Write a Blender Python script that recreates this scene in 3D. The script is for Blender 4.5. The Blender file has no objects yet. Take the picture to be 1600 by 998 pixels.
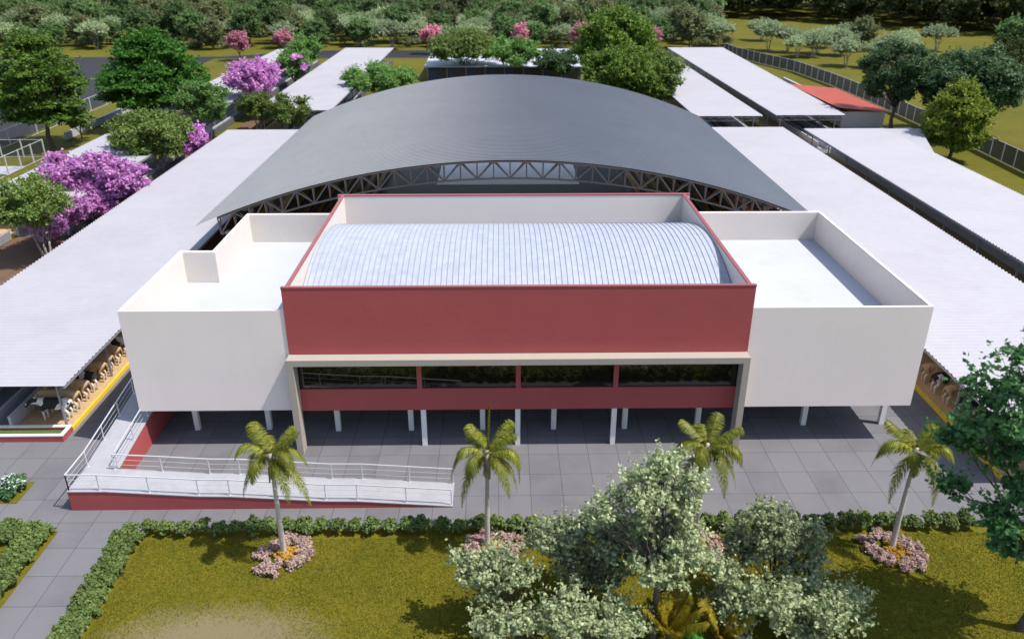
import bpy, math, random
import numpy as np
from mathutils import Vector, Matrix

R = math.radians
PI = math.pi
scene = bpy.context.scene
COL = scene.collection
rng = np.random.default_rng(7)
random.seed(7)

# ------------------------------------------------------------------ objects
def tag(o, label=None, cat=None, group=None, kind=None):
    if label: o['label'] = label
    if cat: o['category'] = cat
    if group: o['group'] = group
    if kind: o['kind'] = kind
    return o

def empty(name, loc, label=None, cat=None, group=None, rz=0.0):
    o = bpy.data.objects.new(name, None)
    o.empty_display_size = 0.3
    o.location = loc
    o.rotation_euler = (0, 0, rz)
    COL.objects.link(o)
    return tag(o, label, cat, group)

def link(name, me, mat, parent=None):
    o = bpy.data.objects.new(name, me)
    if mat is not None and not me.materials:
        me.materials.append(mat)
    COL.objects.link(o)
    if parent is not None:
        o.parent = parent
    return o

CHILD = {}
def copy_tree(o, parent=None):
    c = o.copy()
    COL.objects.link(c)
    if parent is not None:
        c.parent = parent
    for ch in CHILD.get(o.name, ()):
        copy_tree(ch, c)
    return c

class MB:
    """collects boxes, bars, tubes and quads, and links them as ONE mesh object"""
    def __init__(s, origin=(0, 0, 0)):
        s.v, s.f, s.o = [], [], Vector(origin)
    def add(s, vs, fs):
        b = len(s.v)
        s.v += [tuple(Vector(p) - s.o) for p in vs]
        s.f += [tuple(i + b for i in f) for f in fs]
        return s
    def box(s, x0, x1, y0, y1, z0, z1):
        return s.add([(x0, y0, z0), (x1, y0, z0), (x1, y1, z0), (x0, y1, z0), (x0, y0, z1), (x1, y0, z1), (x1, y1, z1), (x0, y1, z1)],
                     [(0, 3, 2, 1), (4, 5, 6, 7), (0, 1, 5, 4), (1, 2, 6, 5), (2, 3, 7, 6), (3, 0, 4, 7)])
    def bar(s, p, q, w, h=None):
        h = h or w
        p, q = Vector(p), Vector(q)
        d = (q - p).normalized()
        up = Vector((0, 0, 1)) if abs(d.z) < .95 else Vector((0, 1, 0))
        a = d.cross(up).normalized() * (w / 2)
        b = a.cross(d).normalized() * (h / 2)
        vs = [p - a - b, p + a - b, p + a + b, p - a + b, q - a - b, q + a - b, q + a + b, q - a + b]
        return s.add(vs, [(0, 1, 2, 3), (7, 6, 5, 4), (0, 4, 5, 1), (1, 5, 6, 2), (2, 6, 7, 3), (3, 7, 4, 0)])
    def tube(s, pts, rad, n=7):
        pts = [Vector(p) for p in pts]
        if not hasattr(rad, '__len__'): rad = [rad] * len(pts)
        vs, fs = [], []
        for i, p in enumerate(pts):
            d = (pts[min(i + 1, len(pts) - 1)] - pts[max(i - 1, 0)]).normalized()
            u = d.cross(Vector((.31, .95, .05))).normalized()
            w = d.cross(u)
            for k in range(n):
                a = 2 * PI * k / n
                vs.append(p + (u * math.cos(a) + w * math.sin(a)) * rad[i])
        for i in range(len(pts) - 1):
            for k in range(n):
                fs.append((i * n + k, i * n + (k + 1) % n, (i + 1) * n + (k + 1) % n, (i + 1) * n + k))
        fs.append(tuple(range(n))[::-1])
        fs.append(tuple((len(pts) - 1) * n + k for k in range(n)))
        return s.add(vs, fs)
    def ring(s, poly, th, z0, z1):
        """upright wall of even thickness round a closed polygon (counter-clockwise)"""
        n = len(poly); inn = []
        for i in range(n):
            p, a, b = Vector(poly[i]), Vector(poly[i - 1]), Vector(poly[(i + 1) % n])
            d1, d2 = (p - a).normalized(), (b - p).normalized()
            n1, n2 = Vector((-d1.y, d1.x)), Vector((-d2.y, d2.x))
            k = n1 + n2
            inn.append(p + k * (th / max(.2, k.dot(n1))))
        vs = [(p[0], p[1], z) for z in (z0, z1) for p in poly] + [(p[0], p[1], z) for z in (z0, z1) for p in inn]
        fs = []
        for i in range(n):
            j = (i + 1) % n
            fs += [(i, j, n + j, n + i), (2 * n + j, 2 * n + i, 3 * n + i, 3 * n + j), (n + i, n + j, 3 * n + j, 3 * n + i), (j, i, 2 * n + i, 2 * n + j)]
        return s.add(vs, fs)
    def prism(s, poly, z0, z1):
        n = len(poly)
        return s.add([(p[0], p[1], z) for z in (z0, z1) for p in poly],
                     [tuple(range(n))[::-1], tuple(range(n, 2 * n))] + [(i, (i + 1) % n, n + (i + 1) % n, n + i) for i in range(n)])
    def mesh(s, name, smooth=False):
        me = bpy.data.meshes.new(name)
        me.from_pydata(s.v, [], s.f)
        if smooth:
            me.polygons.foreach_set('use_smooth', [True] * len(me.polygons))
        me.update()
        return me
    def build(s, name, mat, parent=None, smooth=False):
        return link(name, s.mesh(name, smooth), mat, parent)

def quads_mesh(name, V, smooth=False):
    """V: (n, 4, 3) array of quads"""
    n = len(V)
    me = bpy.data.meshes.new(name)
    me.vertices.add(n * 4)
    me.vertices.foreach_set('co', np.ascontiguousarray(V, dtype=np.float32).ravel())
    me.loops.add(n * 4)
    me.loops.foreach_set('vertex_index', np.arange(n * 4, dtype=np.int32))
    me.polygons.add(n)
    me.polygons.foreach_set('loop_start', np.arange(0, n * 4, 4, dtype=np.int32))
    me.polygons.foreach_set('loop_total', np.full(n, 4, dtype=np.int32))
    me.update(calc_edges=True)
    return me

# ------------------------------------------------------------------ materials
def nodes_of(name):
    m = bpy.data.materials.new(name)
    m.use_nodes = True
    nt = m.node_tree
    b = nt.nodes['Principled BSDF']
    return m, nt, b

def N(nt, kind, **kw):
    n = nt.nodes.new(kind)
    for k, v in kw.items():
        if k.startswith('_'): setattr(n, k[1:], v)
        else: n.inputs[k.replace('__', ' ')].default_value = v
    return n

def ramp(nt, fac, stops, interp='LINEAR'):
    r = nt.nodes.new('ShaderNodeValToRGB')
    r.color_ramp.interpolation = interp
    el = r.color_ramp.elements
    while len(el) < len(stops): el.new(.5)
    for e, (p, c) in zip(el, stops):
        e.position = p
        e.color = (*c, 1)
    nt.links.new(fac, r.inputs[0])
    return r.outputs[0]

def noise(nt, scale, detail=4, rough=.55, vec=None):
    n = N(nt, 'ShaderNodeTexNoise', Scale=scale, Detail=detail, Roughness=rough)
    if vec is None:
        g = nt.nodes.new('ShaderNodeNewGeometry')
        vec = g.outputs['Position']
    nt.links.new(vec, n.inputs['Vector'])
    return n.outputs['Fac']

def paint(name, col, rough=.7, var=.06, scale=1.2, bump=0., bscale=30., metal=0., spec=.3):
    """a painted / rendered surface with slow tonal drift, fine grain and faint relief"""
    m, nt, b = nodes_of(name)
    f1 = noise(nt, scale, 5)
    f2 = noise(nt, scale * 14, 3)
    mix = N(nt, 'ShaderNodeMath', _operation='ADD')
    nt.links.new(f1, mix.inputs[0]); nt.links.new(f2, mix.inputs[1])
    hf = N(nt, 'ShaderNodeMath', _operation='MULTIPLY'); hf.inputs[1].default_value = .5
    nt.links.new(mix.outputs[0], hf.inputs[0])
    c0 = tuple(max(0, c * (1 - var * 2)) for c in col); c1 = tuple(min(1, c * (1 + var * 2)) for c in col)
    nt.links.new(ramp(nt, hf.outputs[0], [(.25, c0), (.75, c1)]), b.inputs['Base Color'])
    b.inputs['Roughness'].default_value = rough
    b.inputs['Metallic'].default_value = metal
    b.inputs['Specular IOR Level'].default_value = spec
    if bump:
        bp = N(nt, 'ShaderNodeBump', Strength=bump, Distance=.02)
        nt.links.new(noise(nt, bscale, 4), bp.inputs['Height'])
        nt.links.new(bp.outputs[0], b.inputs['Normal'])
    return m

def weather(m, amount, col, sx=1.6, sz=.12, lo=.52, hi=.72):
    """rain streaks and dust: tall narrow noise laid over the base colour"""
    nt = m.node_tree; b = nt.nodes['Principled BSDF']
    src = b.inputs['Base Color'].links[0].from_socket
    g = nt.nodes.new('ShaderNodeNewGeometry')
    sc = N(nt, 'ShaderNodeVectorMath', _operation='MULTIPLY'); sc.inputs[1].default_value = (sx, sx, sz)
    nt.links.new(g.outputs['Position'], sc.inputs[0])
    f = noise(nt, 1.5, 6, .65, sc.outputs[0])
    mr = N(nt, 'ShaderNodeMapRange'); mr.inputs[1].default_value = lo; mr.inputs[2].default_value = hi; mr.inputs[3].default_value = 0; mr.inputs[4].default_value = amount
    nt.links.new(f, mr.inputs[0])
    mc = N(nt, 'ShaderNodeMix', _data_type='RGBA'); nt.links.new(mr.outputs[0], mc.inputs[0]); nt.links.new(src, mc.inputs[6]); mc.inputs[7].default_value = (*col, 1)
    nt.links.new(mc.outputs[2], b.inputs['Base Color'])

def leaf(name, cols, trans=.25, rough=.55, spec=.25, gain=1.0):
    """leaf colours picked leaf by leaf, a little light passing through"""
    m, nt, b = nodes_of(name)
    g = nt.nodes.new('ShaderNodeNewGeometry')
    oi = nt.nodes.new('ShaderNodeObjectInfo')
    cols = [tuple(min(1.2, x * gain) for x in c) for c in cols]
    trans = max(trans, .38)
    k = len(cols)
    c = ramp(nt, g.outputs['Random Per Island'], [(i / max(1, k - 1), c) for i, c in enumerate(cols)])
    hs = N(nt, 'ShaderNodeHueSaturation')
    mr = N(nt, 'ShaderNodeMapRange'); mr.inputs[3].default_value = .8; mr.inputs[4].default_value = 1.2
    nt.links.new(oi.outputs['Random'], mr.inputs[0])
    nt.links.new(mr.outputs[0], hs.inputs['Value'])
    nt.links.new(c, hs.inputs['Color'])
    nt.links.new(hs.outputs[0], b.inputs['Base Color'])
    b.inputs['Roughness'].default_value = rough
    b.inputs['Specular IOR Level'].default_value = spec
    t = nt.nodes.new('ShaderNodeBsdfTranslucent')
    nt.links.new(hs.outputs[0], t.inputs['Color'])
    mx = N(nt, 'ShaderNodeMixShader'); mx.inputs[0].default_value = trans
    nt.links.new(b.outputs[0], mx.inputs[1]); nt.links.new(t.outputs[0], mx.inputs[2])
    nt.links.new(mx.outputs[0], nt.nodes['Material Output'].inputs[0])
    return m

def grass_mat(name, stops, s1=.35, s2=3.5, patch=None):
    m, nt, b = nodes_of(name)
    a = noise(nt, s1, 6, .6); d = noise(nt, s2, 5, .7)
    mx = N(nt, 'ShaderNodeMath', _operation='MULTIPLY_ADD'); mx.inputs[1].default_value = .55
    nt.links.new(d, mx.inputs[0])
    h = N(nt, 'ShaderNodeMath', _operation='MULTIPLY'); h.inputs[1].default_value = .5
    nt.links.new(a, h.inputs[0]); nt.links.new(h.outputs[0], mx.inputs[2])
    c = ramp(nt, mx.outputs[0], stops)
    if patch:
        g = nt.nodes.new('ShaderNodeNewGeometry')
        sb = N(nt, 'ShaderNodeVectorMath', _operation='SUBTRACT'); sb.inputs[1].default_value = (patch[0], patch[1], 0)
        nt.links.new(g.outputs['Position'], sb.inputs[0])
        sc = N(nt, 'ShaderNodeVectorMath', _operation='MULTIPLY'); sc.inputs[1].default_value = (1 / patch[2], 1 / patch[3], 0)
        nt.links.new(sb.outputs[0], sc.inputs[0])
        ln = N(nt, 'ShaderNodeVectorMath', _operation='LENGTH'); nt.links.new(sc.outputs[0], ln.inputs[0])
        nn = noise(nt, 1.6, 5, .65)
        ad = N(nt, 'ShaderNodeMath', _operation='MULTIPLY_ADD'); ad.inputs[1].default_value = 1.1
        nt.links.new(nn, ad.inputs[0]); nt.links.new(ln.outputs['Value'], ad.inputs[2])
        mr = N(nt, 'ShaderNodeMapRange'); mr.inputs[1].default_value = 1.1; mr.inputs[2].default_value = 1.75
        mr.inputs[3].default_value = .75; mr.inputs[4].default_value = 0
        nt.links.new(ad.outputs[0], mr.inputs[0])
        mc = N(nt, 'ShaderNodeMix', _data_type='RGBA')
        nt.links.new(mr.outputs[0], mc.inputs[0]); nt.links.new(c, mc.inputs[6]); mc.inputs[7].default_value = (.20, .16, .10, 1)
        c = mc.outputs[2]
    nt.links.new(c, b.inputs['Base Color'])
    b.inputs['Roughness'].default_value = .95
    b.inputs['Specular IOR Level'].default_value = .1
    bp = N(nt, 'ShaderNodeBump', Strength=.6, Distance=.08)
    nt.links.new(noise(nt, 9, 5, .7), bp.inputs['Height'])
    nt.links.new(bp.outputs[0], b.inputs['Normal'])
    return m

def tiles_mat(name, col, px, py, ox, oy, groove=.012):
    m, nt, b = nodes_of(name)
    g = nt.nodes.new('ShaderNodeNewGeometry')
    sp = nt.nodes.new('ShaderNodeSeparateXYZ'); nt.links.new(g.outputs['Position'], sp.inputs[0])
    cells, edges = [], []
    for ax, per, off in ((0, px, ox), (1, py, oy)):
        a = N(nt, 'ShaderNodeMath', _operation='MULTIPLY_ADD'); a.inputs[1].default_value = 1 / per; a.inputs[2].default_value = -off / per + 100
        nt.links.new(sp.outputs[ax], a.inputs[0])
        fl = N(nt, 'ShaderNodeMath', _operation='FLOOR'); nt.links.new(a.outputs[0], fl.inputs[0]); cells.append(fl.outputs[0])
        fr = N(nt, 'ShaderNodeMath', _operation='FRACT'); nt.links.new(a.outputs[0], fr.inputs[0])
        s2 = N(nt, 'ShaderNodeMath', _operation='SUBTRACT'); nt.links.new(fr.outputs[0], s2.inputs[0]); s2.inputs[1].default_value = .5
        ab = N(nt, 'ShaderNodeMath', _operation='ABSOLUTE'); nt.links.new(s2.outputs[0], ab.inputs[0])
        gt = N(nt, 'ShaderNodeMath', _operation='GREATER_THAN'); nt.links.new(ab.outputs[0], gt.inputs[0]); gt.inputs[1].default_value = .5 - groove / per
        edges.append(gt.outputs[0])
    cb = nt.nodes.new('ShaderNodeCombineXYZ'); nt.links.new(cells[0], cb.inputs[0]); nt.links.new(cells[1], cb.inputs[1])
    wn = nt.nodes.new('ShaderNodeTexWhiteNoise'); nt.links.new(cb.outputs[0], wn.inputs['Vector'])
    n1 = noise(nt, .5, 5); n2 = noise(nt, 22, 3)
    s = N(nt, 'ShaderNodeMath', _operation='MULTIPLY_ADD'); s.inputs[1].default_value = .35
    nt.links.new(wn.outputs['Value'], s.inputs[0]); nt.links.new(n1, s.inputs[2])
    s3 = N(nt, 'ShaderNodeMath', _operation='MULTIPLY_ADD'); s3.inputs[1].default_value = .5
    nt.links.new(n2, s3.inputs[0]); nt.links.new(s.outputs[0], s3.inputs[2])
    c = ramp(nt, s3.outputs[0], [(.45, tuple(x * .84 for x in col)), (1.0, tuple(x * 1.16 for x in col))])
    mx = N(nt, 'ShaderNodeMath', _operation='MAXIMUM'); nt.links.new(edges[0], mx.inputs[0]); nt.links.new(edges[1], mx.inputs[1])
    mc = N(nt, 'ShaderNodeMix', _data_type='RGBA'); nt.links.new(mx.outputs[0], mc.inputs[0]); nt.links.new(c, mc.inputs[6])
    mc.inputs[7].default_value = tuple(x * .38 for x in col) + (1,)
    nt.links.new(mc.outputs[2], b.inputs['Base Color'])
    b.inputs['Roughness'].default_value = .75
    b.inputs['Specular IOR Level'].default_value = .25
    return m

M = {}
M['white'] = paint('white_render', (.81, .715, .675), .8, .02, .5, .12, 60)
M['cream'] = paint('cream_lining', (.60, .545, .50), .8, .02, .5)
M['parapet'] = paint('toned_down_parapet_cream', (.62, .575, .525), .85, .03, .5)  # cream render, darkened in colour so the sunlit inner faces do not burn out
M['coping'] = paint('red_metal_coping', (.27, .075, .08), .55, .05, .8)
M['stage'] = paint('white_stage_paint', (.80, .80, .82), .7, .02, .4)
M['deck'] = paint('white_roof_membrane', (.44, .46, .51), .75, .02, .4)
M['red'] = paint('brick_red_paint', (.365, .077, .076), .65, .05, .5, .08, 50)
M['beige'] = paint('beige_grey_render', (.37, .325, .275), .8, .03, .7)
M['column'] = paint('white_column_paint', (.74, .72, .70), .75, .03, .8)
M['vault'] = paint('pale_blue_zinc', (.40, .42, .475), .55, .10, 2.2, 0, 30, .15, .4)
M['barnroof'] = paint('white_corrugated_sheet', (.375, .365, .395), .6, .03, .12, 0, 30, 0, .3)
M['arenaroof'] = paint('galvanised_corrugated_sheet', (.275, .252, .238), .30, .06, .10, 0, 30, .88, .5)
M['steel'] = paint('beige_painted_steel', (.26, .205, .17), .55, .05, 2)
M['greysteel'] = paint('grey_painted_steel', (.30, .30, .32), .5, .05, 2, 0, 30, .3)
M['rail'] = paint('pale_rail_steel', (.62, .62, .63), .4, .03, 3, 0, 30, .3)
M['rampdeck'] = paint('pale_concrete', (.33, .33, .35), .85, .06, 3, .15, 40)
M['concrete'] = paint('grey_concrete', (.25, .25, .26), .85, .08, 1.5, .1, 20)
M['paleconcrete'] = paint('light_concrete', (.42, .42, .44), .85, .06, 1.5)
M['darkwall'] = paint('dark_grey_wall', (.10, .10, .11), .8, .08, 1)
M['bedding'] = paint('sawdust_bedding', (.46, .31, .16), .95, .14, 4, .5, 12)
M['soil'] = paint('brown_soil', (.13, .075, .045), .95, .2, 1.2, .5, 8)
M['yellow'] = paint('yellow_kerb_paint', (.70, .48, .04), .6, .06, 2)
M['asphalt'] = paint('asphalt', (.020, .020, .025), .9, .08, .3, .1, 30)
M['redtile'] = paint('red_roof_sheet', (.50, .125, .085), .6, .05, .6)
M['housewall'] = paint('beige_house_wall', (.66, .56, .46), .85, .04, .8)
M['court'] = paint('teal_court_paint', (.05, .075, .075), .7, .08, .5)
M['bleacher'] = paint('dark_stand_concrete', (.05, .05, .055), .85, .08, .8)
M['orange'] = paint('orange_stripe_paint', (.50, .25, .03), .7, .08, 1)
M['bark'] = paint('brown_bark', (.10, .075, .06), .9, .25, 6, .6, 14)
M['palebark'] = paint('pale_grey_bark', (.33, .29, .25), .9, .2, 6, .5, 14)
M['palmbark'] = paint('pale_palm_bark', (.46, .41, .36), .85, .12, 5, .4, 20)
M['turf'] = paint('green_turf', (.07, .13, .03), .95, .15, 6)
M['bluewall'] = paint('blue_grey_wall', (.07, .08, .11), .7, .15, .25)
M['plaza'] = tiles_mat('grey_paving', (.136, .132, .141), 1.61, 1.79, -.19, 32.83)
M['ground'] = grass_mat('dry_field_grass', [(.30, (.062, .07, .010)), (.55, (.112, .104, .014)), (.75, (.145, .128, .020))], .05, .9)
M['lawn'] = grass_mat('lawn_turf', [(.30, (.075, .085, .008)), (.55, (.135, .118, .011)), (.78, (.185, .145, .015))], .45, 4, (-11.4, 23.7, 4.4, 1.9))
def blade():
    m = leaf('grass_blade', [(.7, .75, .7), (1, 1, 1), (1.2, 1.1, 1.1)], .4, .8, .1)
    nt = m.node_tree
    a = noise(nt, .55, 6, .62); d = noise(nt, 3.2, 4, .7)
    s = N(nt, 'ShaderNodeMath', _operation='ADD'); nt.links.new(a, s.inputs[0]); nt.links.new(d, s.inputs[1])
    h = N(nt, 'ShaderNodeMath', _operation='MULTIPLY'); h.inputs[1].default_value = .5; nt.links.new(s.outputs[0], h.inputs[0])
    c = ramp(nt, h.outputs[0], [(.36, (.055, .085, .010)), (.5, (.135, .15, .017)), (.64, (.225, .20, .028))])
    mx = N(nt, 'ShaderNodeMix', _data_type='RGBA', _blend_type='MULTIPLY'); mx.inputs[0].default_value = 1
    hs = [n for n in nt.nodes if n.type == 'HUE_SAT'][0]
    nt.links.new(c, mx.inputs[6]); nt.links.new(hs.outputs[0], mx.inputs[7])
    for n in nt.nodes:
        if n.type == 'BSDF_PRINCIPLED': nt.links.new(mx.outputs[2], n.inputs['Base Color'])
        if n.type == 'BSDF_TRANSLUCENT': nt.links.new(mx.outputs[2], n.inputs['Color'])
    return m
M['blade'] = blade()

weather(M['white'], .06, (.50, .45, .40))
weather(M['red'], .16, (.30, .09, .085))
weather(M['barnroof'], .28, (.27, .255, .25), .16, .9, .46, .78)
weather(M['deck'], .35, (.36, .35, .34), .35, 1, .50, .75)
weather(M['arenaroof'], .4, (.20, .195, .20), .12, 1, .48, .75)
weather(M['vault'], .55, (.30, .34, .43), .9, .9, .48, .70)
weather(M['rampdeck'], .4, (.24, .24, .25), .8, 1, .48, .72)

def glass():
    m, nt, b = nodes_of('dark_tinted_glass')
    b.inputs['Base Color'].default_value = (.010, .008, .006, 1)
    b.inputs['Roughness'].default_value = .015
    b.inputs['IOR'].default_value = 1.65
    b.inputs['Specular IOR Level'].default_value = .6
    return m
M['glass'] = glass()

def mesh_panel():
    m, nt, b = nodes_of('dark_fence_mesh')
    b.inputs['Base Color'].default_value = (.05, .05, .06, 1)
    b.inputs['Roughness'].default_value = .7
    t = nt.nodes.new('ShaderNodeBsdfTransparent')
    mx = N(nt, 'ShaderNodeMixShader'); mx.inputs[0].default_value = .05
    nt.links.new(b.outputs[0], mx.inputs[1]); nt.links.new(t.outputs[0], mx.inputs[2])
    nt.links.new(mx.outputs[0], nt.nodes['Material Output'].inputs[0])
    return m
M['mesh'] = mesh_panel()
def clear_mesh():
    m = mesh_panel(); m.name = 'thin_wire_mesh'
    for n in m.node_tree.nodes:
        if n.type == 'MIX_SHADER': n.inputs[0].default_value = .82
    return m
M['wire'] = clear_mesh()

def hide(name, base, leg, patch=None, scale=1.5):
    m, nt, b = nodes_of(name)
    tc = nt.nodes.new('ShaderNodeTexCoord'); oi = nt.nodes.new('ShaderNodeObjectInfo')
    off = N(nt, 'ShaderNodeVectorMath', _operation='ADD')
    sc = N(nt, 'ShaderNodeMath', _operation='MULTIPLY'); sc.inputs[1].default_value = 37.
    nt.links.new(oi.outputs['Random'], sc.inputs[0])
    nt.links.new(tc.outputs['Object'], off.inputs[0]); nt.links.new(sc.outputs[0], off.inputs[1])
    if patch:
        c = ramp(nt, noise(nt, scale, 2, .4, off.outputs[0]), [(0, base), (.44, patch)], 'CONSTANT')
    else:
        c = ramp(nt, noise(nt, 3, 4, .5, off.outputs[0]), [(.3, tuple(x * .8 for x in base)), (.7, base)])
    sp = nt.nodes.new('ShaderNodeSeparateXYZ'); nt.links.new(tc.outputs['Object'], sp.inputs[0])
    mr = N(nt, 'ShaderNodeMapRange'); mr.inputs[1].default_value = .58; mr.inputs[2].default_value = .70; mr.inputs[3].default_value = 1; mr.inputs[4].default_value = 0
    nt.links.new(sp.outputs[2], mr.inputs[0])
    mc = N(nt, 'ShaderNodeMix', _data_type='RGBA'); nt.links.new(mr.outputs[0], mc.inputs[0]); nt.links.new(c, mc.inputs[6]); mc.inputs[7].default_value = (*leg, 1)
    nt.links.new(mc.outputs[2], b.inputs['Base Color'])
    b.inputs['Roughness'].default_value = .8
    return m
M['holstein'] = hide('black_and_white_hide', (.70, .67, .62), (.66, .63, .58), (.018, .017, .018))
M['tan_hide'] = hide('tan_hide', (.53, .36, .21), (.62, .53, .43))

M['lf_silver'] = leaf('silver_green_leaf', [(.15, .19, .09), (.30, .34, .18), (.47, .51, .30), (.22, .265, .13), (.10, .135, .065)], .25, .5, .25, 1.25)
M['lf_silver_far'] = leaf('grey_green_leaf', [(.15, .19, .09), (.28, .33, .19), (.20, .25, .13)], .3, .55, .25, 1.5)
M['lf_green'] = leaf('mid_green_leaf', [(.035, .075, .018), (.06, .115, .028), (.085, .145, .035), (.045, .09, .02)], .3, .55, .25, 2.3)
M['lf_bright'] = leaf('bright_green_leaf', [(.03, .10, .012), (.05, .145, .018), (.07, .18, .022), (.03, .085, .012)], .3, .55, .25, 1.55)
M['lf_deep'] = leaf('deep_green_leaf', [(.035, .075, .010), (.06, .11, .014), (.085, .14, .018), (.03, .06, .010)], .3, .55, .25, 1.5)
M['lf_olive'] = leaf('olive_green_leaf', [(.052, .082, .018), (.080, .118, .026), (.110, .148, .034), (.056, .088, .02)], .3, .55, .25, 1.9)
M['lf_lime'] = leaf('lime_green_leaf', [(.09, .14, .014), (.14, .19, .02), (.20, .24, .028), (.07, .10, .012)], .35, .55, .25, 1.5)
M['lf_woodgreen'] = leaf('wood_green_leaf', [(.06, .115, .04), (.095, .165, .052), (.135, .205, .07), (.05, .09, .035)], .4, .55, .2, 1.45)  # these three wood leaves are greyed, distance haze put into the colour
M['lf_woodolive'] = leaf('wood_olive_leaf', [(.085, .10, .045), (.13, .145, .06), (.165, .175, .075), (.07, .085, .04)], .4, .55, .2, 1.45)
M['lf_wooddeep'] = leaf('wood_deep_leaf', [(.05, .085, .03), (.08, .125, .045), (.11, .155, .055)], .4, .55, .2, 1.45)
M['lf_dark'] = leaf('dark_green_leaf', [(.022, .045, .018), (.038, .068, .026), (.055, .09, .034)], .25, .55, .25, 2.0)
M['lf_wood'] = leaf('dark_wood_leaf', [(.022, .034, .010), (.036, .048, .013), (.052, .058, .016)], .15, .55, .25, 2.0)
M['lf_spring'] = leaf('spring_green_leaf', [(.055, .11, .014), (.09, .155, .02), (.14, .20, .028), (.045, .085, .014)], .35, .55, .25, 1.5)
M['lf_hedge'] = leaf('hedge_leaf', [(.055, .082, .022), (.085, .12, .032), (.12, .16, .046), (.065, .095, .025)], .3, .55, .25, 1.7)
M['lf_maple'] = leaf('fresh_green_leaf', [(.04, .11, .035), (.07, .17, .055), (.11, .24, .08), (.035, .085, .03)], .3, .45, .3, 1.3)
M['fl_magenta'] = leaf('magenta_blossom', [(.50, .20, .47), (.60, .29, .58), (.68, .38, .65), (.42, .15, .40), (.56, .25, .50)], .4, .7, .1, 1.15)
M['fl_pink'] = leaf('pink_blossom', [(.34, .11, .17), (.44, .18, .24), (.52, .27, .31), (.28, .10, .14)], .4, .7, .1, 1.5)
M['fl_bed'] = leaf('dusty_pink_flower', [(.52, .30, .30), (.62, .42, .39), (.44, .24, .25), (.30, .27, .16), (.60, .46, .42), (.20, .20, .10)], .35, .7, .1, 1.1)
M['fl_orange'] = leaf('orange_flower', [(.58, .34, .05), (.66, .42, .09), (.50, .27, .05), (.40, .26, .08)], .25, .7, .1)
M['fl_white'] = leaf('white_flower', [(.70, .70, .78), (.80, .80, .82), (.62, .62, .76)], .2, .7, .1)
M['frond'] = leaf('palm_frond', [(.11, .15, .014), (.20, .22, .020), (.30, .28, .028), (.07, .10, .012), (.16, .18, .016)], .4, .45, .3, 1.15)
M['frond_gold'] = leaf('golden_frond', [(.26, .23, .02), (.34, .27, .02), (.40, .29, .025), (.20, .20, .02)], .3, .5, .3)
M['skirt'] = leaf('dry_palm_sheath', [(.42, .33, .28), (.55, .46, .40), (.32, .25, .17), (.36, .33, .16)], .15, .9, .1)
M['leaf_neon'] = leaf('vivid_green_leaf', [(.06, .28, .03), (.09, .36, .05), (.05, .20, .03)], .3, .5, .2)
# ------------------------------------------------------------------ foliage
def unit(n):
    d = rng.normal(size=(n, 3))
    return d / np.linalg.norm(d, axis=1, keepdims=True)

def leaf_quads(P, Nrm, L, W, fold=.15):
    n = len(P)
    t = unit(n)
    t -= Nrm * np.sum(t * Nrm, axis=1, keepdims=True)
    t /= np.linalg.norm(t, axis=1, keepdims=True) + 1e-9
    b = np.cross(Nrm, t)
    k = (.7 + .6 * rng.random((n, 1)))
    l, w = L * k, W * k
    Q = np.empty((n, 4, 3))
    Q[:, 0] = P - t * l * .5
    Q[:, 1] = P + b * w * .5 + Nrm * w * fold
    Q[:, 2] = P + t * l * .5
    Q[:, 3] = P - b * w * .5 + Nrm * w * fold
    return Q

def crown_quads(clumps, dens, L, W, sub=9, subr=.42, up=.55, flat=.8, fill=.25):
    """clumps: (x, y, z, r). Each clump is broken into tufts round its shell; leaves cover the tufts"""
    out = []
    for (x, y, z, r) in clumps:
        c = np.array((x, y, z))
        d = unit(sub)
        d[:, 2] = d[:, 2] * .9 + .12
        tc = c + d * r * (.45 + .5 * rng.random((sub, 1))) * np.array((1, 1, flat))
        tr = r * subr * (.7 + .6 * rng.random(sub))
        n = int(dens * r * r)
        which = rng.integers(0, sub, n)
        u = unit(n)
        u[:, 2] = np.where(u[:, 2] < -.35, -u[:, 2] * .6, u[:, 2])
        rad = tr[which, None] * (.55 + .5 * rng.random((n, 1)))
        P = tc[which] + u * rad * np.array((1, 1, flat))
        k = rng.random(n) < fill * .4
        P[k] = c + unit(k.sum()) * r * rng.random((k.sum(), 1)) ** .5 * np.array((1, 1, flat))
        nr = u * .6 + np.array((0, 0, up)) + rng.normal(size=(n, 3)) * .38
        nr /= np.linalg.norm(nr, axis=1, keepdims=True)
        out.append(leaf_quads(P, nr, L, W))
    return np.concatenate(out)

def sprays(clumps, tw, L, W, length, nl=9, up=.5):
    """leafy shoots that stick out of the clumps and roughen their outline"""
    out = []
    for (x, y, z, r) in clumps:
        n = max(3, int(tw * r * r))
        d = unit(n); d[:, 2] = np.abs(d[:, 2]) * .9 - .12
        b = np.array((x, y, z)) + d * r * rng.uniform(.45, .95, (n, 1)) * np.array((1, 1, .85))
        dd = d + np.array((0, 0, up)) + rng.normal(0, .35, (n, 3))
        dd /= np.linalg.norm(dd, axis=1, keepdims=True)
        ln = length * rng.uniform(.5, 1.3, (n, 1))
        for s in np.linspace(.1, 1, nl):
            P = b + dd * ln * s + rng.normal(0, L * .32 * (1.15 - s * .6), (n, 3))
            nr = unit(n) * .7 + np.array((0, 0, .55)); nr /= np.linalg.norm(nr, axis=1, keepdims=True)
            out.append(leaf_quads(P, nr, L * (1.05 - .3 * s), W * (1.05 - .3 * s)))
    return np.concatenate(out)

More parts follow.
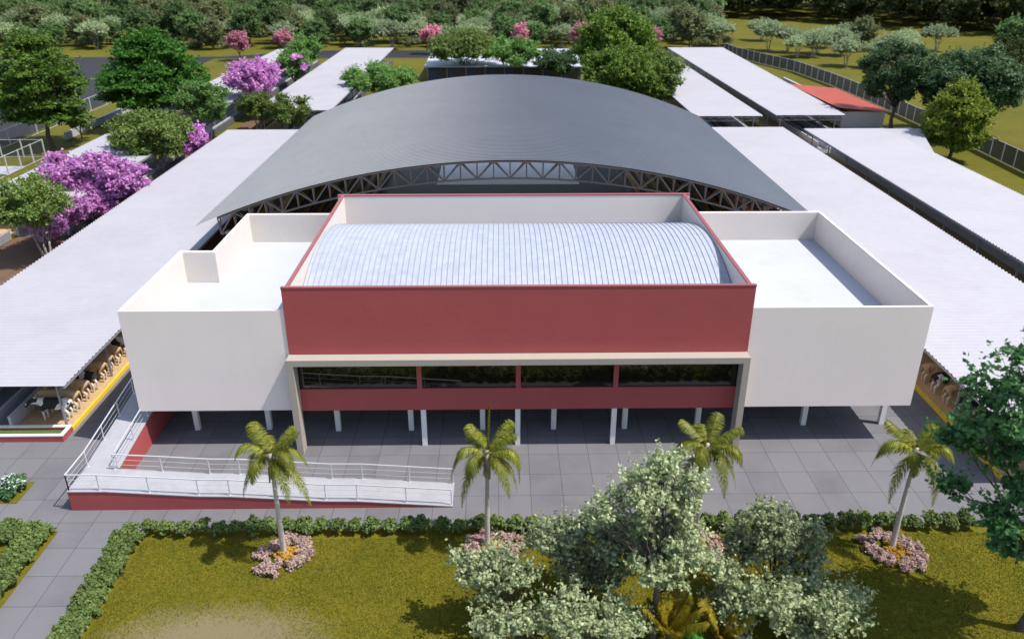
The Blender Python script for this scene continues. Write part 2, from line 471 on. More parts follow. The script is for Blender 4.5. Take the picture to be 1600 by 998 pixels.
def limbs(mb, base, fork, clumps, r0, r1=None, n=7, bend=.25):
    """a tapered trunk from base to fork and one bent limb to each clump"""
    base, fork = Vector(base), Vector(fork)
    r1 = r1 or r0 * .62
    mid = base.lerp(fork, .5) + Vector((random.uniform(-1, 1), random.uniform(-1, 1), 0)) * r0 * .7
    mb.tube([base - Vector((0, 0, .15)), base + Vector((0, 0, .12)), mid, fork], [r0 * 1.45, r0 * 1.05, (r0 + r1) / 2, r1], n)
    for (x, y, z, r) in clumps:
        e = Vector((x, y, z))
        d = e - fork
        m1 = fork + d * .45 + Vector((random.uniform(-1, 1), random.uniform(-1, 1), random.uniform(.2, 1))) * d.length * bend * .4
        rr = r1 * min(.8, .35 + .15 * r)
        mb.tube([fork - Vector((0, 0, r1 * .5)), m1, e], [rr, rr * .6, rr * .16], 5)
        for _ in range(3):
            q = e + Vector(tuple(unit(1)[0])) * r * .75
            mb.tube([m1.lerp(e, .55), q], [rr * .3, rr * .08], 4)

def round_crown(w, z0, z1, n=9, rr=.36):
    """clumps spread through an uneven ellipsoid crown"""
    cz, hz, hw = (z0 + z1) / 2, (z1 - z0) / 2, w / 2
    r = rr * (hw * hw * hz) ** (1 / 3)
    cl = [(0, 0, cz, r * 1.1)]
    for i in range(n):
        a = i * 2.399 + random.uniform(-.3, .3)
        t = (i + .5) / n * 2 - 1
        q = math.sqrt(max(0, 1 - t * t)) * random.uniform(.85, 1.05)
        rad = r * random.uniform(.75, 1.15)
        cl.append((math.cos(a) * q * max(.1, hw - rad), math.sin(a) * q * max(.1, hw - rad), cz + t * max(.1, hz - rad), rad))
    return cl

def umbrella_crown(w, z0, z1, n=9):
    cl = []
    for i in range(n):
        a = i * 2.399 + random.uniform(-.4, .4)
        q = math.sqrt((i + .6) / n)
        rad = w * random.uniform(.15, .21)
        cl.append((math.cos(a) * q * (w / 2 - rad * .8), math.sin(a) * q * (w / 2 - rad * .8), z0 + (z1 - z0) * (.75 - .45 * q * random.uniform(.6, 1)), rad))
    return cl

def plated_crown(w, z0, z1, tiers=6):
    """flat leafy plates in loose whorls with gaps between the layers"""
    cl = []
    for t in range(tiers):
        f = t / (tiers - 1)
        R_ = w / 2 * max(.38, 1 - ((f - .32) / .68) ** 2 * .62) * (.85 if t == 0 else 1) * random.uniform(.9, 1.05)
        k = max(2, round(6.5 * R_ / (w / 2)))
        for i in range(k):
            a = 2 * PI * i / k + t * 1.1 + random.uniform(-.3, .3)
            rad = w * random.uniform(.115, .175)
            q = (R_ - rad) * random.uniform(.8, 1.08)
            cl.append((math.cos(a) * q, math.sin(a) * q, z0 + (z1 - z0) * (.06 + .9 * f) + random.uniform(-.35, .35), rad))
        if R_ > w * .3:
            for i in range(3):
                a = 2.1 * i + t; cl.append((math.cos(a) * R_ * .38, math.sin(a) * R_ * .38, z0 + (z1 - z0) * (.1 + .9 * f), w * .12))
    return cl

def tiered_crown(w, z0, z1, tiers=5):
    cl = []
    for t in range(tiers):
        f = t / (tiers - 1)
        R_ = w / 2 * math.sin(PI * (.28 + .62 * f)) ** .8
        k = max(4, int(10 * R_ / (w / 2)))
        for i in range(k):
            a = 2 * PI * i / k + t * .9 + random.uniform(-.2, .2)
            rad = w * random.uniform(.115, .165)
            q = (R_ - rad * .8) * random.uniform(.75, 1.05)
            cl.append((math.cos(a) * q, math.sin(a) * q, z0 + (z1 - z0) * (.1 + .8 * f) + random.uniform(-.3, .3), rad))
    return cl

def tree(name, label, cat, base, clumps, lmat, bark, dens, L, W, fork=None, r0=.22, group=None, world=False, up=.55, flat=.8, sub=9, subr=.42, blossom=None, fill=.25, trunks=1, spray=None, supp=.5):
    root = empty(name, base, label, cat, group)
    if world:
        clumps = [(x - base[0], y - base[1], z - base[2], r) for x, y, z, r in clumps]
    zmin = min(c[2] - c[3] * .4 for c in clumps)
    fork = fork or (0, 0, max(.4, zmin * .75))
    mb = MB()
    if trunks == 1:
        limbs(mb, (0, 0, 0), fork, clumps, r0)
    else:
        for k in range(trunks):
            a = 2 * PI * k / trunks + .5
            f2 = (fork[0] + math.cos(a) * fork[2] * .3, fork[1] + math.sin(a) * fork[2] * .3, fork[2])
            limbs(mb, (math.cos(a) * r0, math.sin(a) * r0, 0), f2, clumps[k::trunks], r0 * .6)
    t = mb.build('trunk', bark, root, True)
    Q = crown_quads(clumps, dens * 1.15, L, W, sub + 3, subr * .88, up, flat, fill)
    tw, ll = spray or (dens * .075, L * 2.3)
    Q = np.concatenate([Q, sprays(clumps, tw, L, W, ll, 9, supp)])
    c = link('crown', quads_mesh('crown', Q), lmat, root)
    ch = [t, c]
    if blossom:
        bm_, frac, bl, bcl = blossom
        ch.append(link('blossom', quads_mesh('blossom', crown_quads(bcl or clumps, dens * frac, bl, bl, sub, subr * 1.05, up, flat, 0)), bm_, root))
    CHILD[root.name] = ch
    return root

def place(root, x, y, rz=0., s=1., sz=None, label=None, group=None, z=0.):
    root.location = (x, y, z)
    root.rotation_euler = (0, 0, rz)
    root.scale = (s, s, sz or s)
    if label: root['label'] = label
    if group: root['group'] = group
    return root

# ------------------------------------------------------------------ the setting
def sheet(name, x0, x1, y0, y1, z, mat, kind='structure'):
    m = MB(); m.add([(x0, y0, z), (x1, y0, z), (x1, y1, z), (x0, y1, z)], [(0, 1, 2, 3)])
    return tag(m.build(name, mat), kind=kind)

sheet('ground', -1500, 1500, -200, 2500, -.06, M['ground'])
pz = MB()
pz.box(-37, 37.6, 30.45, 113, -.2, 0)
tag(pz.build('plaza', M['plaza']), kind='structure')
pt = MB(); pt.box(-20.87, -17.6, 8, 30.446, -.2, 0)
tag(pt.build('path', M['plaza']), kind='structure')
rd = MB()
rd.add([(-150, 95, -.03), (-68.5, 95, -.03), (-68.5, 203, -.03), (57, 205, -.03), (57, 218.5, -.03), (-45, 218.5, -.03), (-68, 206.5, -.03), (-150, 204.5, -.03)], [(0, 1, 2, 7), (2, 3, 4, 5), (2, 5, 6), (2, 6, 7)])
tag(rd.build('road', M['asphalt']), kind='structure')
lw = MB(); lw.box(-16.9, 60, 8, 30.446, -.2, .015)
tag(lw.build('lawn', M['lawn']), kind='structure')
lw = MB(); lw.box(-60, -20.875, 8, 30.446, -.2, .015)
tag(lw.build('lawn', M['lawn']), kind='structure')
for x0, x1, y0, y1 in ((-45.5, -35.6, 36, 73.5), (-39.3, -35.6, 73.5, 193)):
    m = MB(); m.box(x0, x1, y0, y1, -.2, .02); tag(m.build('soil', M['soil']), kind='structure')
m = MB(); m.box(-30, -23.95, 32.55, 34.3, -.2, .03); tag(m.build('soil', M['lawn']), kind='structure')
m = MB(); m.box(-24, 27, 113.0, 163.5, -.2, -.01); tag(m.build('courtyard', M['ground']), kind='structure')
m = MB(); m.box(51.0, 61.5, 110.5, 121.0, -.2, .02); tag(m.build('path', M['paleconcrete']), kind='structure')
m = MB(); m.box(37.62, 51, 50, 113, -.2, -.005); tag(m.build('pavement', M['plaza']), kind='structure')
m = MB(); m.box(-66.5, -58.7, 95.5, 99.5, -.2, .0); tag(m.build('path', M['paleconcrete']), kind='structure')

# short grass standing on the lawns
def grass(name, rects, per, h):
    P = []
    for x0, x1, y0, y1 in rects:
        n = int((x1 - x0) * (y1 - y0) * per)
        P.append(np.stack([rng.uniform(x0, x1, n), rng.uniform(y0, y1, n), np.full(n, .015)], 1))
    P = np.concatenate(P)
    keep = ((P[:, 0] + 11.4) / 4.4) ** 2 + ((P[:, 1] - 23.7) / 1.9) ** 2 > rng.uniform(.1, 1.5, len(P))
    P = P[keep]; n = len(P)
    a = rng.uniform(0, 2 * PI, n)
    w = rng.uniform(.009, .022, n); hh = h * rng.uniform(.5, 1.2, n)
    dx, dy = np.cos(a), np.sin(a)
    lean = rng.normal(0, .5, (n, 2)) * hh[:, None]
    Q = np.empty((n, 4, 3))
    Q[:, 0] = P - np.stack([dx * w, dy * w, 0 * w], 1)
    Q[:, 1] = P + np.stack([dx * w, dy * w, 0 * w], 1)
    top = P + np.stack([lean[:, 0], lean[:, 1], hh], 1)
    Q[:, 2] = top + np.stack([dx * w, dy * w, 0 * w], 1) * .3
    Q[:, 3] = top - np.stack([dx * w, dy * w, 0 * w], 1) * .3
    return tag(link(name, quads_mesh(name, Q), M['blade']), 'short yellow-green lawn grass in front of the paved forecourt', 'grass', kind='stuff')
grass('grass', [(-16.6, 23, 22.6, 29.7), (-27, -22.1, 24, 29.4)], 620, .042)

# ------------------------------------------------------------------ the main building
B = empty('exhibition_building', (.9, 37.3, 0), 'white pavilion with a brick-red centre block, raised on columns over the grey forecourt', 'building')
O = (.9, 37.3, 0)
def mb(): return MB(O)
LW = [(-19.37, 37.3), (-10.84, 37.3), (-10.84, 53.5), (-17.42, 53.5), (-17.42, 46.15), (-19.37, 46.15)]
RW = [(12.63, 37.3), (22.1, 37.3), (22.1, 53.5), (12.63, 53.5)]
for poly in (LW, RW):
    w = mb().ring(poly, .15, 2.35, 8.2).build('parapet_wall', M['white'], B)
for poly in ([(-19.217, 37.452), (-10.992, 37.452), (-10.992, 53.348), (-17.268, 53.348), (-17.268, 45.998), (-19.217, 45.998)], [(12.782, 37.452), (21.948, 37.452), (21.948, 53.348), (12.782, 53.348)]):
    mb().ring(poly, .03, 6.182, 8.14).build('added_parapet_lining', M['parapet'], B)  # thin lining added to carry the darkened inner colour
d = mb(); d.box(-17.26, -10.995, 37.455, 53.345, 5.9, 6.18); d.box(-19.215, -17.262, 37.455, 45.995, 5.9, 6.18); d.build('roof_deck', M['deck'], B)
d = mb(); d.box(12.785, 21.945, 37.455, 53.345, 5.9, 6.18); d.build('roof_deck', M['deck'], B)
d = mb(); d.box(-17.265, -10.995, 37.455, 53.345, 2.37, 2.6); d.box(-19.215, -17.268, 37.455, 45.995, 2.37, 2.6); d.box(12.785, 21.945, 37.455, 53.345, 2.37, 2.6)
d.box(-10.79, 12.56, 37.52, 53.3, 2.33, 2.6); d.build('soffit', M['column'], B)
# red centre block: outer skin with coping, cream lining inside
r = mb()
r.box(-11.0, 12.82, 37.24, 37.36, 5.74, 9.40)
r.box(-11.08, 12.93, 53.54, 53.70, 2.35, 9.40)
r.box(-10.82, -10.74, 37.36, 53.54, 5.74, 9.40)
r.box(12.54, 12.62, 37.36, 53.54, 5.74, 9.40)
r.build('red_wall', M['red'], B)
r = mb()
r.box(-11.02, 12.84, 37.22, 37.44, 9.40, 9.48)
r.box(-11.10, 12.95, 53.40, 53.72, 9.40, 9.48)
r.box(-10.84, -10.64, 37.44, 53.40, 9.40, 9.475)
r.box(12.44, 12.64, 37.44, 53.40, 9.40, 9.475)
r.build('coping', M['coping'], B)
r = mb()
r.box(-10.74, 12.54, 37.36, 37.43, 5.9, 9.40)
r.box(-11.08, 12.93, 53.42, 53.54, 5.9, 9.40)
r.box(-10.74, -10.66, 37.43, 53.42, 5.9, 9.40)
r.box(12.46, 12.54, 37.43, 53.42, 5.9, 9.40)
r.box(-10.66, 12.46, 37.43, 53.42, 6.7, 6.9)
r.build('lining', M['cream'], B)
# barrel vault with standing seams
v = mb()
RV, YC, ZC = 15.5, 45.35, 9.26 - 15.5
na = 28
AA = [math.asin((-7.85 + 15.7 * i / na) / RV) for i in range(na + 1)]
def arc(a, off=0.): return (YC + math.sin(a) * (RV + off), ZC + math.cos(a) * (RV + off))
xa, xb = -10.62, 12.42
vs, fs = [], []
for a in AA:
    y_, z_ = arc(a); vs += [(xa, y_, z_), (xb, y_, z_)]
for i in range(na): fs.append((2 * i, 2 * i + 1, 2 * i + 3, 2 * i + 2))
v.add(vs, fs)
for e in (xa, xb):
    vs = [(e, *arc(a)) for a in AA] + [(e, *arc(a, -.5)) for a in AA]
    v.add(vs, [(i, i + 1, na + 2 + i, na + 1 + i) for i in range(na)])
vr = v.build('vault_roof', M['vault'], B, True)
sm = mb()
k = 0
while xa + .2 + k * .312 < xb - .1:
    x_ = xa + .2 + k * .312; k += 1
    vs, fs = [], []
    for a in AA:
        y0_, z0_ = arc(a, .004); y1_, z1_ = arc(a, .04)
        vs += [(x_ - .014, y0_, z0_), (x_ + .014, y0_, z0_), (x_ + .010, y1_, z1_), (x_ - .010, y1_, z1_)]
    for i in range(na):
        b0 = 4 * i
        for q in ((0, 3), (3, 2), (2, 1)):
            fs.append((b0 + q[0], b0 + q[1], b0 + 4 + q[1], b0 + 4 + q[0]))
    sm.add(vs, fs)
M['seam'] = paint('grey_standing_seam', (.32, .35, .42), .5, .05, 2, 0, 30, .1)
sm.build('seam', M['seam'], vr)
# portal frame, window band and red apron
f = mb()
f.box(-11.03, 12.81, 36.55, 37.238, 5.37, 5.715)
f.box(-11.03, -10.70, 36.55, 37.298, 0, 5.37)
f.box(12.48, 12.81, 36.55, 37.298, 0, 5.37)
f.build('portal_frame', M['beige'], B)
s = mb(); s.box(-10.698, 12.478, 37.3, 37.5, 2.3, 3.6); s.build('apron_wall', M['red'], B)
win = mb()
ml = [-4.36, .87, 6.05]
for x in ml: win.box(x - .13, x + .13, 37.302, 37.46, 3.6, 5.42)
win.box(-10.698, 12.478, 37.302, 37.46, 5.42, 5.7)
win = win.build('window', M['red'], B)
ed = [-10.698] + ml + [12.478]
for i in range(4):
    x0 = ed[i] + (.13 if i else 0.002); x1 = ed[i + 1] - (.13 if i < 3 else .002)
    p = mb(); p.box(x0, x1, 37.40, 37.42, 3.602, 5.418); p.build('pane', M['glass'], win)
def column(x, y, w, d_, h):
    c = mb(); c.box(x - w / 2, x + w / 2, y, y + d_, 0, h); c.build('column', M['column'], B)
for x in (-4.24, .85, 6.07): column(x, 37.25 + .06, .27, .2, 2.3)
for x in (-9.26, -5.14, -1.1, 2.92, 6.95, 11.1): column(x, 38.85, .28, .28, 2.33)
column(-17.26, 39.05, .28, .28, 2.37); column(-13.2, 39.05, .28, .28, 2.37); column(17.25, 39.09, .28, .28, 2.37); column(21.75, 39.1, .28, .28, 2.37)
for x in (-17.2, -13.2, -9.26, -5.14, -1.1, 2.92, 6.95, 11.1, 17.25, 21.75):
    for y in (45.8, 52.6): column(x, y, .28, .28, 2.33 if -10 < x < 12 else 2.37)
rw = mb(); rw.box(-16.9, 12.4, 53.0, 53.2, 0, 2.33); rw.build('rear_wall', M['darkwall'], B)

# ------------------------------------------------------------------ the ramp
RO = (-20.95, 31.97, 0)
RAMP = empty('access_ramp', RO, 'L-shaped access ramp with brick-red sides and pale railings on the forecourt', 'ramp')
prof = [(-20.95, 1.09), (-19.1, 1.08), (-14.72, .76), (-13.2, .73), (-8.6, .40), (-7.05, .38), (-2.45, .03)]
def ramp_h(x):
    for (a, za), (b, zb) in zip(prof, prof[1:]):
        if x <= b: return za + (zb - za) * (x - a) / (b - a)
    return .03
def arm_h(y): return 1.09 + max(0, y - 34.0) * .122
m1, m2 = MB(RO), MB(RO)
for (a, za), (b, zb) in zip(prof, prof[1:]):
    for mm, lo, hi, g in ((m1, -1, 0, 0), (m2, 0, .045, .03)):
        z0a, z0b = (0, 0) if lo < 0 else (za, zb)
        y0, y1 = 31.97 - g, 33.8 + g
        mm.add([(a, y0, z0a), (b, y0, z0b), (b, y1, z0b), (a, y1, z0a), (a, y0, za + hi), (b, y0, zb + hi), (b, y1, zb + hi), (a, y1, za + hi)],
               [(0, 3, 2, 1), (4, 5, 6, 7), (0, 1, 5, 4), (1, 2, 6, 5), (2, 3, 7, 6), (3, 0, 4, 7)])
ya, yb = 33.8, 44.5
for mm, hi, g in ((m1, 0, 0), (m2, .045, .03)):
    pts = [33.8, 34.0, 44.5]
    for a, b in zip(pts, pts[1:]):
        za, zb = arm_h(a), arm_h(b)
        l0, l1 = (0, 0) if hi == 0 else (za, zb)
        a_ = a + .03 if (hi and a == 33.8) else a
        mm.add([(-20.95 - g, a_, l0), (-19.28 + g, a_, l0), (-19.28 + g, b, l1), (-20.95 - g, b, l1), (-20.95 - g, a_, za + hi), (-19.28 + g, a_, za + hi), (-19.28 + g, b, zb + hi), (-20.95 - g, b, zb + hi)],
               [(0, 3, 2, 1), (4, 5, 6, 7), (0, 1, 5, 4), (1, 2, 6, 5), (2, 3, 7, 6), (3, 0, 4, 7)])
m1.build('ramp_base', M['red'], RAMP)
m2.build('ramp_deck', M['rampdeck'], RAMP)
def railing(posts, H=.95):
    t = MB(RO)
    top = [(x, y, z + H) for x, y, z in posts]
    for a, b in zip(top, top[1:]):
        t.bar(a, b, .05, .045)
        for dz in (.30, .60):
            t.bar((a[0], a[1], a[2] - dz), (b[0], b[1], b[2] - dz), .012)
    rr = t.build('railing', M['rail'], RAMP)
    for x, y, z in posts:
        p = MB(RO); p.bar((x, y, z + .045), (x, y, z + H - .02), .042); p.box(x - .06, x + .06, y - .06, y + .06, z + .046, z + .06)
        p.build('post', M['rail'], rr)
fx = [-20.88, -19.4, -17.05, -14.7, -13.2, -11.0, -8.6, -7.07, -4.7, -2.5]
railing([(x, 32.03, ramp_h(x)) for x in fx])
railing([(x, 33.74, ramp_h(x)) for x in fx[1:]])
ys = [32.03, 34.0, 36.0, 38.0, 40.0, 42.0, 44.0]
railing([(-20.88, y, arm_h(y)) for y in ys])
railing([(-19.34, y, arm_h(y)) for y in [33.9] + ys[2:]])
# ------------------------------------------------------------------ the arena behind
AO = (.7, 58, 0)
A = empty('covered_arena', AO, 'open-sided arena under a huge arched grey metal roof behind the white building', 'arena')
RA, AC, ACZ = 58.9, .7, 10.75 - 58.9
def az(x, off=0.): return ACZ + math.sqrt((RA + off) ** 2 - (x - AC) ** 2)
def ribs(y0, y1, per, h):
    """ribbed sheet: flat pans with one narrow raised rib per period"""
    n = int((y1 - y0) / per)
    p = (y1 - y0) / n
    t = (np.arange(n)[:, None] + np.array((0, .62, .76, .86))[None]).ravel() * p
    hh = np.tile(np.array((0, 0, h, h)), n)
    return np.append(y0 + t, y1), np.append(hh, 0)
nx = 64
X = np.linspace(-22.9, 24.3, nx + 1); Y, wave = ribs(58, 100, .46, .035)
ny = len(Y) - 1
Zx = np.array([az(x) for x in X])
V = np.empty((ny + 1, nx + 1, 3))
V[:, :, 0] = X[None] - AO[0]; V[:, :, 1] = Y[:, None] - AO[1]; V[:, :, 2] = Zx[None] + wave[:, None]
def grid_mesh(name, V):
    a, b = V.shape[:2]
    me = bpy.data.meshes.new(name)
    idx = np.arange(a * b).reshape(a, b)
    F = np.stack([idx[:-1, :-1], idx[:-1, 1:], idx[1:, 1:], idx[1:, :-1]], -1).reshape(-1, 4)
    n = len(F)
    me.vertices.add(a * b); me.vertices.foreach_set('co', np.ascontiguousarray(V, dtype=np.float32).ravel())
    me.loops.add(n * 4); me.loops.foreach_set('vertex_index', F.astype(np.int32).ravel())
    me.polygons.add(n); me.polygons.foreach_set('loop_start', np.arange(0, n * 4, 4, dtype=np.int32)); me.polygons.foreach_set('loop_total', np.full(n, 4, dtype=np.int32))
    me.polygons.foreach_set('use_smooth', np.ones(n, dtype=bool))
    me.update(calc_edges=True)
    return me
link('roof', grid_mesh('roof', V), M['arenaroof'], A)
def truss(y):
    t = MB(AO)
    xs = np.linspace(-21.2, 22.6, 73)
    for k in (-.3, .3):
        tp = [(x, y + k, az(x) - .16) for x in xs]; bt = [(x, y + k * .0, az(x) - 1.5) for x in xs]
        for i in range(72): t.bar(tp[i], tp[i + 1], .12)
        for i in range(0, 72):
            if i % 4 == 0: t.bar(bt[i], tp[min(72, i + 2)], .095); t.bar(tp[i], bt[i], .09)
            elif i % 4 == 2: t.bar(tp[i], bt[i + 2], .095); t.bar(tp[i], bt[i], .09)
    for i in range(72): t.bar((xs[i], y, az(xs[i]) - 1.5), (xs[i + 1], y, az(xs[i + 1]) - 1.5), .12)
    for i in range(0, 73, 4): t.bar((xs[i], y - .34, az(xs[i]) - .10), (xs[i], y + .34, az(xs[i]) - .10), .07)
    t.build('truss', M['steel'], A)
    for x in (-20.6, 22.0):
        c = MB(AO); c.box(x - .2, x + .2, y - .2, y + .2, 0, az(x) - 1.45); c.build('column', M['greysteel'], A)
for i in range(8): truss(58.5 + 5.9 * i)
pu = MB(AO)
for x in np.linspace(-20, 21.4, 19): pu.bar((x, 58.1, az(x) - .085), (x, 99.9, az(x) - .085), .06, .07)
pu.build('purlin', M['steel'], A)
for sgn, xo in ((-1, -20.0), (1, 21.4)):
    st, ed = MB(AO), MB(AO)
    for k in range(8):
        xa_, xb_ = xo - sgn * k * .85, xo - sgn * (k + 1) * .85
        h = .45 * (8 - k)
        st.box(min(xa_, xb_), max(xa_, xb_), 64, 97, 0, h)
        ed.box(min(xa_, xb_) + .1, max(xa_, xb_) - .25, 64.2, 96.8, h + .003, h + .04)
    b = st.build('bleacher', M['bleacher'], A)
    ed.build('seat_row', M['orange'], b)
    w = MB(AO); w.box(xo + sgn * .5, xo + sgn * .7, 60, 98, 0, 2.4); w.build('side_wall', M['red'], A)
m = MB(AO); m.box(-12.6, 14, 61, 98, -.1, .012); m.build('court_floor', M['court'], A)
m = MB(AO); m.box(-7.3, 9, 90, 100.5, 0, .06); m.build('stage', M['stage'], A)
for i, (x, y) in enumerate([(16.6, 62.0), (19.9, 63.5), (-18.6, 62.0)]):
    m = MB(AO); m.box(x, x + 1.6, y, y + .12, 2.2, 4.0); m.build('red_banner', M['red'], A)

# ------------------------------------------------------------------ the cattle sheds
def shed(x0, x1, y0, y1, label, side, fy0=None, x1b=None, annex=None, z=3.3, near_truss=True):
    o = ((x0 + x1) / 2, y0, 0)
    S = empty('cattle_shed', o, label, 'shed', 'long white-roofed cattle sheds')
    x1b = x1b or x1
    ys, wv = ribs(y0, y1, .43, .075)
    n = len(ys) - 1
    V = np.empty((n + 1, 2, 3))
    V[:, 0, 0] = x0 - o[0]; V[:, 1, 0] = x1 + (x1b - x1) * (ys - y0) / (y1 - y0) - o[0]
    V[:, :, 1] = ys[:, None] - o[1]; V[:, :, 2] = z + wv[:, None]
    roof = link('roof', grid_mesh('roof', V), M['barnroof'], S)
    if annex:
        a = MB(o); a.prism(annex, z - .05, z + .012); a.build('roof_extension', M['barnroof'], S)
    fr = MB(o)
    L = y1 - y0
    for x in (x0 + .08, (x0 + x1) / 2, min(x1, x1b) - .08): fr.box(x - .05, x + .05, y0 + .04, y1 - .04, z - .20, z - .035)
    fr.build('roof_beam', M['greysteel'], S)
    for y in ((y0 + .35, y1 - .35) if near_truss else (y1 - .35,)):
        t = MB(o)
        xs = np.linspace(x0 + .4, min(x1, x1b) - .4, 15)
        t.bar((xs[0], y, z - .26), (xs[-1], y, z - .26), .07); t.bar((xs[0], y, z - .75), (xs[-1], y, z - .75), .07)
        for i in range(14):
            t.bar((xs[i], y, z - (.26 if i % 2 else .75)), (xs[i + 1], y, z - (.75 if i % 2 else .26)), .05)
            t.bar((xs[i], y, z - .26), (xs[i], y, z - .75), .04)
        t.build('end_truss', M['greysteel'], S)
    k = int((L - 1.6) / 5.4)
    for i in range(k + 1):
        y = y0 + .9 + (L - 1.8) * i / k
        for x in (x0 + .95, min(x1, x1b) - .98):
            p = MB(o); p.box(x - .055, x + .055, y - .055, y + .055, 0, z - .21)
            d_ = .8 if x < o[0] else -.8
            p.bar((x, y, z - .85), (x - d_, y, z - .22), .05)
            p.build('post', M['greysteel'], S)
    f0 = y0 + .6 if fy0 is None else fy0
    def sx(d): return (x1 - d) if side > 0 else (x0 + d)
    def bx(m, da, db, ya_, yb_, za_, zb_):
        a, b = sorted((sx(da), sx(db))); m.box(a, b, ya_, yb_, za_, zb_)
    m = MB(o); bx(m, .72, 3.9, f0, y1, 0, .18); m.build('bedding', M['bedding'], S)
    m = MB(o); bx(m, .56, .70, f0, y1, 0, .24); m.build('kerb', M['yellow'], S)
    m = MB(o); bx(m, 3.9, 4.06, f0, y1, 0, .95); bx(m, 5.1, 5.26, f0, y1, 0, .75); bx(m, 5.26, 5.5, f0, y1, 0, .45); bx(m, 7.2, 7.36, f0, y1, 0, .9); bx(m, 8.6, 8.8, f0, y1, 0, .9)
    m.build('trough_wall', M['paleconcrete'], S)
    w = abs(x1 - x0)
    m = MB(o); bx(m, 4.06, w - .55, f0, y1, -.1, .06); m.build('alley_floor', M['concrete'], S)
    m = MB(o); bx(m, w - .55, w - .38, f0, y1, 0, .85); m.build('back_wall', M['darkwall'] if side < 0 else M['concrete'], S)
    rl = MB(o)
    for h in (.75, 1.15): rl.bar((sx(1.05), f0, h), (sx(1.05), f0 + .01, h), .01)
    return S
shed(-35.0, -23.7, 38.4, 104.5, 'long white-roofed cattle shed with tan and black-and-white cows, left of the white building', 1, 39.1, near_truss=False)
shed(25.0, 36.8, 33.0, 105.2, 'long white-roofed cattle shed right beside the white building, cows under its dark edge', -1, 33.4)
shed(39.2, 49.6, 40.0, 104.2, 'outermost near shed on the right, white roof with a slanted far corner by the lawn', -1, 40, None, [(49.604, 90.9), (54.3, 104.2), (49.604, 104.2)])
shed(-49.5, -39.6, 74.0, 102.3, 'short white shed on the far left, half hidden by the magenta and olive trees', -1, 73)
shed(-35.3, -24.3, 118.0, 194.0, 'white-roofed shed left of the arena crown, farther row, end facing the road', -1, 113)
shed(-50.2, -40.6, 118.0, 191.5, 'narrow white roof on the far left behind the round magenta tree', -1, 113)
shed(27.0, 36.5, 112.9, 171.4, 'white-roofed shed right of the big green trees, inner one of the farther pair', -1, 107)
shed(38.5, 48.2, 113.4, 193.6, 'white-roofed shed touching the red-roofed annex, outer one of the farther pair', -1, 107, 51.2)

# planter at the end of the near left shed
P_ = empty('planter', (-30, 38, 0), 'low brick-red planter with white rim at the end of the left cattle shed', 'planter')
PO = (-30, 38, 0)
pp = [(-36.5, 37.98), (-24.27, 37.98), (-24.27, 39.05), (-36.5, 39.05)]
MB(PO).ring(pp, .16, 0, .36).build('planter_wall', M['red'], P_)
MB(PO).ring([(-36.52, 37.96), (-24.25, 37.96), (-24.25, 39.07), (-36.52, 39.07)], .2, .36, .43).build('rim', M['white'], P_)
m = MB(PO); m.box(-36.33, -24.44, 38.15, 38.88, 0, .2); m.build('planting', M['turf'], P_)

# ------------------------------------------------------------------ other buildings behind
q = empty('service_hall', (.8, 164, 0), 'white-roofed hall with a dark blue-grey front behind the arena', 'building')
QO = (.8, 164, 0)
m = MB(QO)
m.box(-14.9, 16.6, 163.2, 192.2, 3.12, 3.3); m.build('roof', M['deck'], q)
m = MB(QO); m.ring([(-14.3, 164.6), (16, 164.6), (16, 191.6), (-14.3, 191.6)], .2, 0, 3.12); m.build('wall', M['bluewall'], q)
M['brownpanel'] = paint('brown_panel', (.09, .065, .05), .7, .1, .8)
for x in np.linspace(-12, 13.5, 8):
    m = MB(QO); m.box(x, x + 1.9, 164.55, 164.598, .02, 2.6); m.build('door', M['brownpanel'], q)
for x in np.linspace(-14.2, 15.8, 9):
    m = MB(QO); m.box(x, x + .12, 163.5, 163.62, 0, 3.118); m.build('post', M['greysteel'], q)
h = empty('feed_store', (54, 121, 0), 'small beige store with a red sheet roof beside the farther right shed', 'building')
HO = (54, 121, 0)
m = MB(HO)
ns = 19
for i in range(ns):
    xa_, xb_ = 49.9 + 8.1 * i / ns, 49.9 + 8.1 * (i + 1) / ns
    za_, zb_ = 3.05 - .75 * i / ns, 3.05 - .75 * (i + 1) / ns
    m.add([(xa_, 120.4, za_), (xb_ - .06, 120.4, zb_), (xb_ - .06, 142.6, zb_), (xa_, 142.6, za_)], [(0, 1, 2, 3)])
    m.bar((xb_ - .05, 120.38, zb_ + .02), (xb_ - .05, 142.62, zb_ + .02), .07, .07)
m.build('roof', M['redtile'], h)
m = MB(HO); m.ring([(51, 121.2), (57.4, 121.2), (57.4, 141.8), (51, 141.8)], .2, 0, 2.28); m.build('wall', M['housewall'], h)
m = MB(); m.box(56.2, 56.6, 145, 165, 0, .9); tag(m.build('low_wall', M['paleconcrete']), 'short pale wall on the grass behind the red-roofed store', 'wall')
m = MB(); m.box(-61.2, -60.8, 114.4, 137, 0, 1.0); tag(m.build('low_wall', M['paleconcrete']), 'low pale wall on the grass behind the left fence', 'wall')
m = MB(); m.box(-45.9, -45.6, 56, 72, 0, .8); tag(m.build('low_wall', M['concrete']), 'low grey wall below the olive tree at the left edge', 'wall')

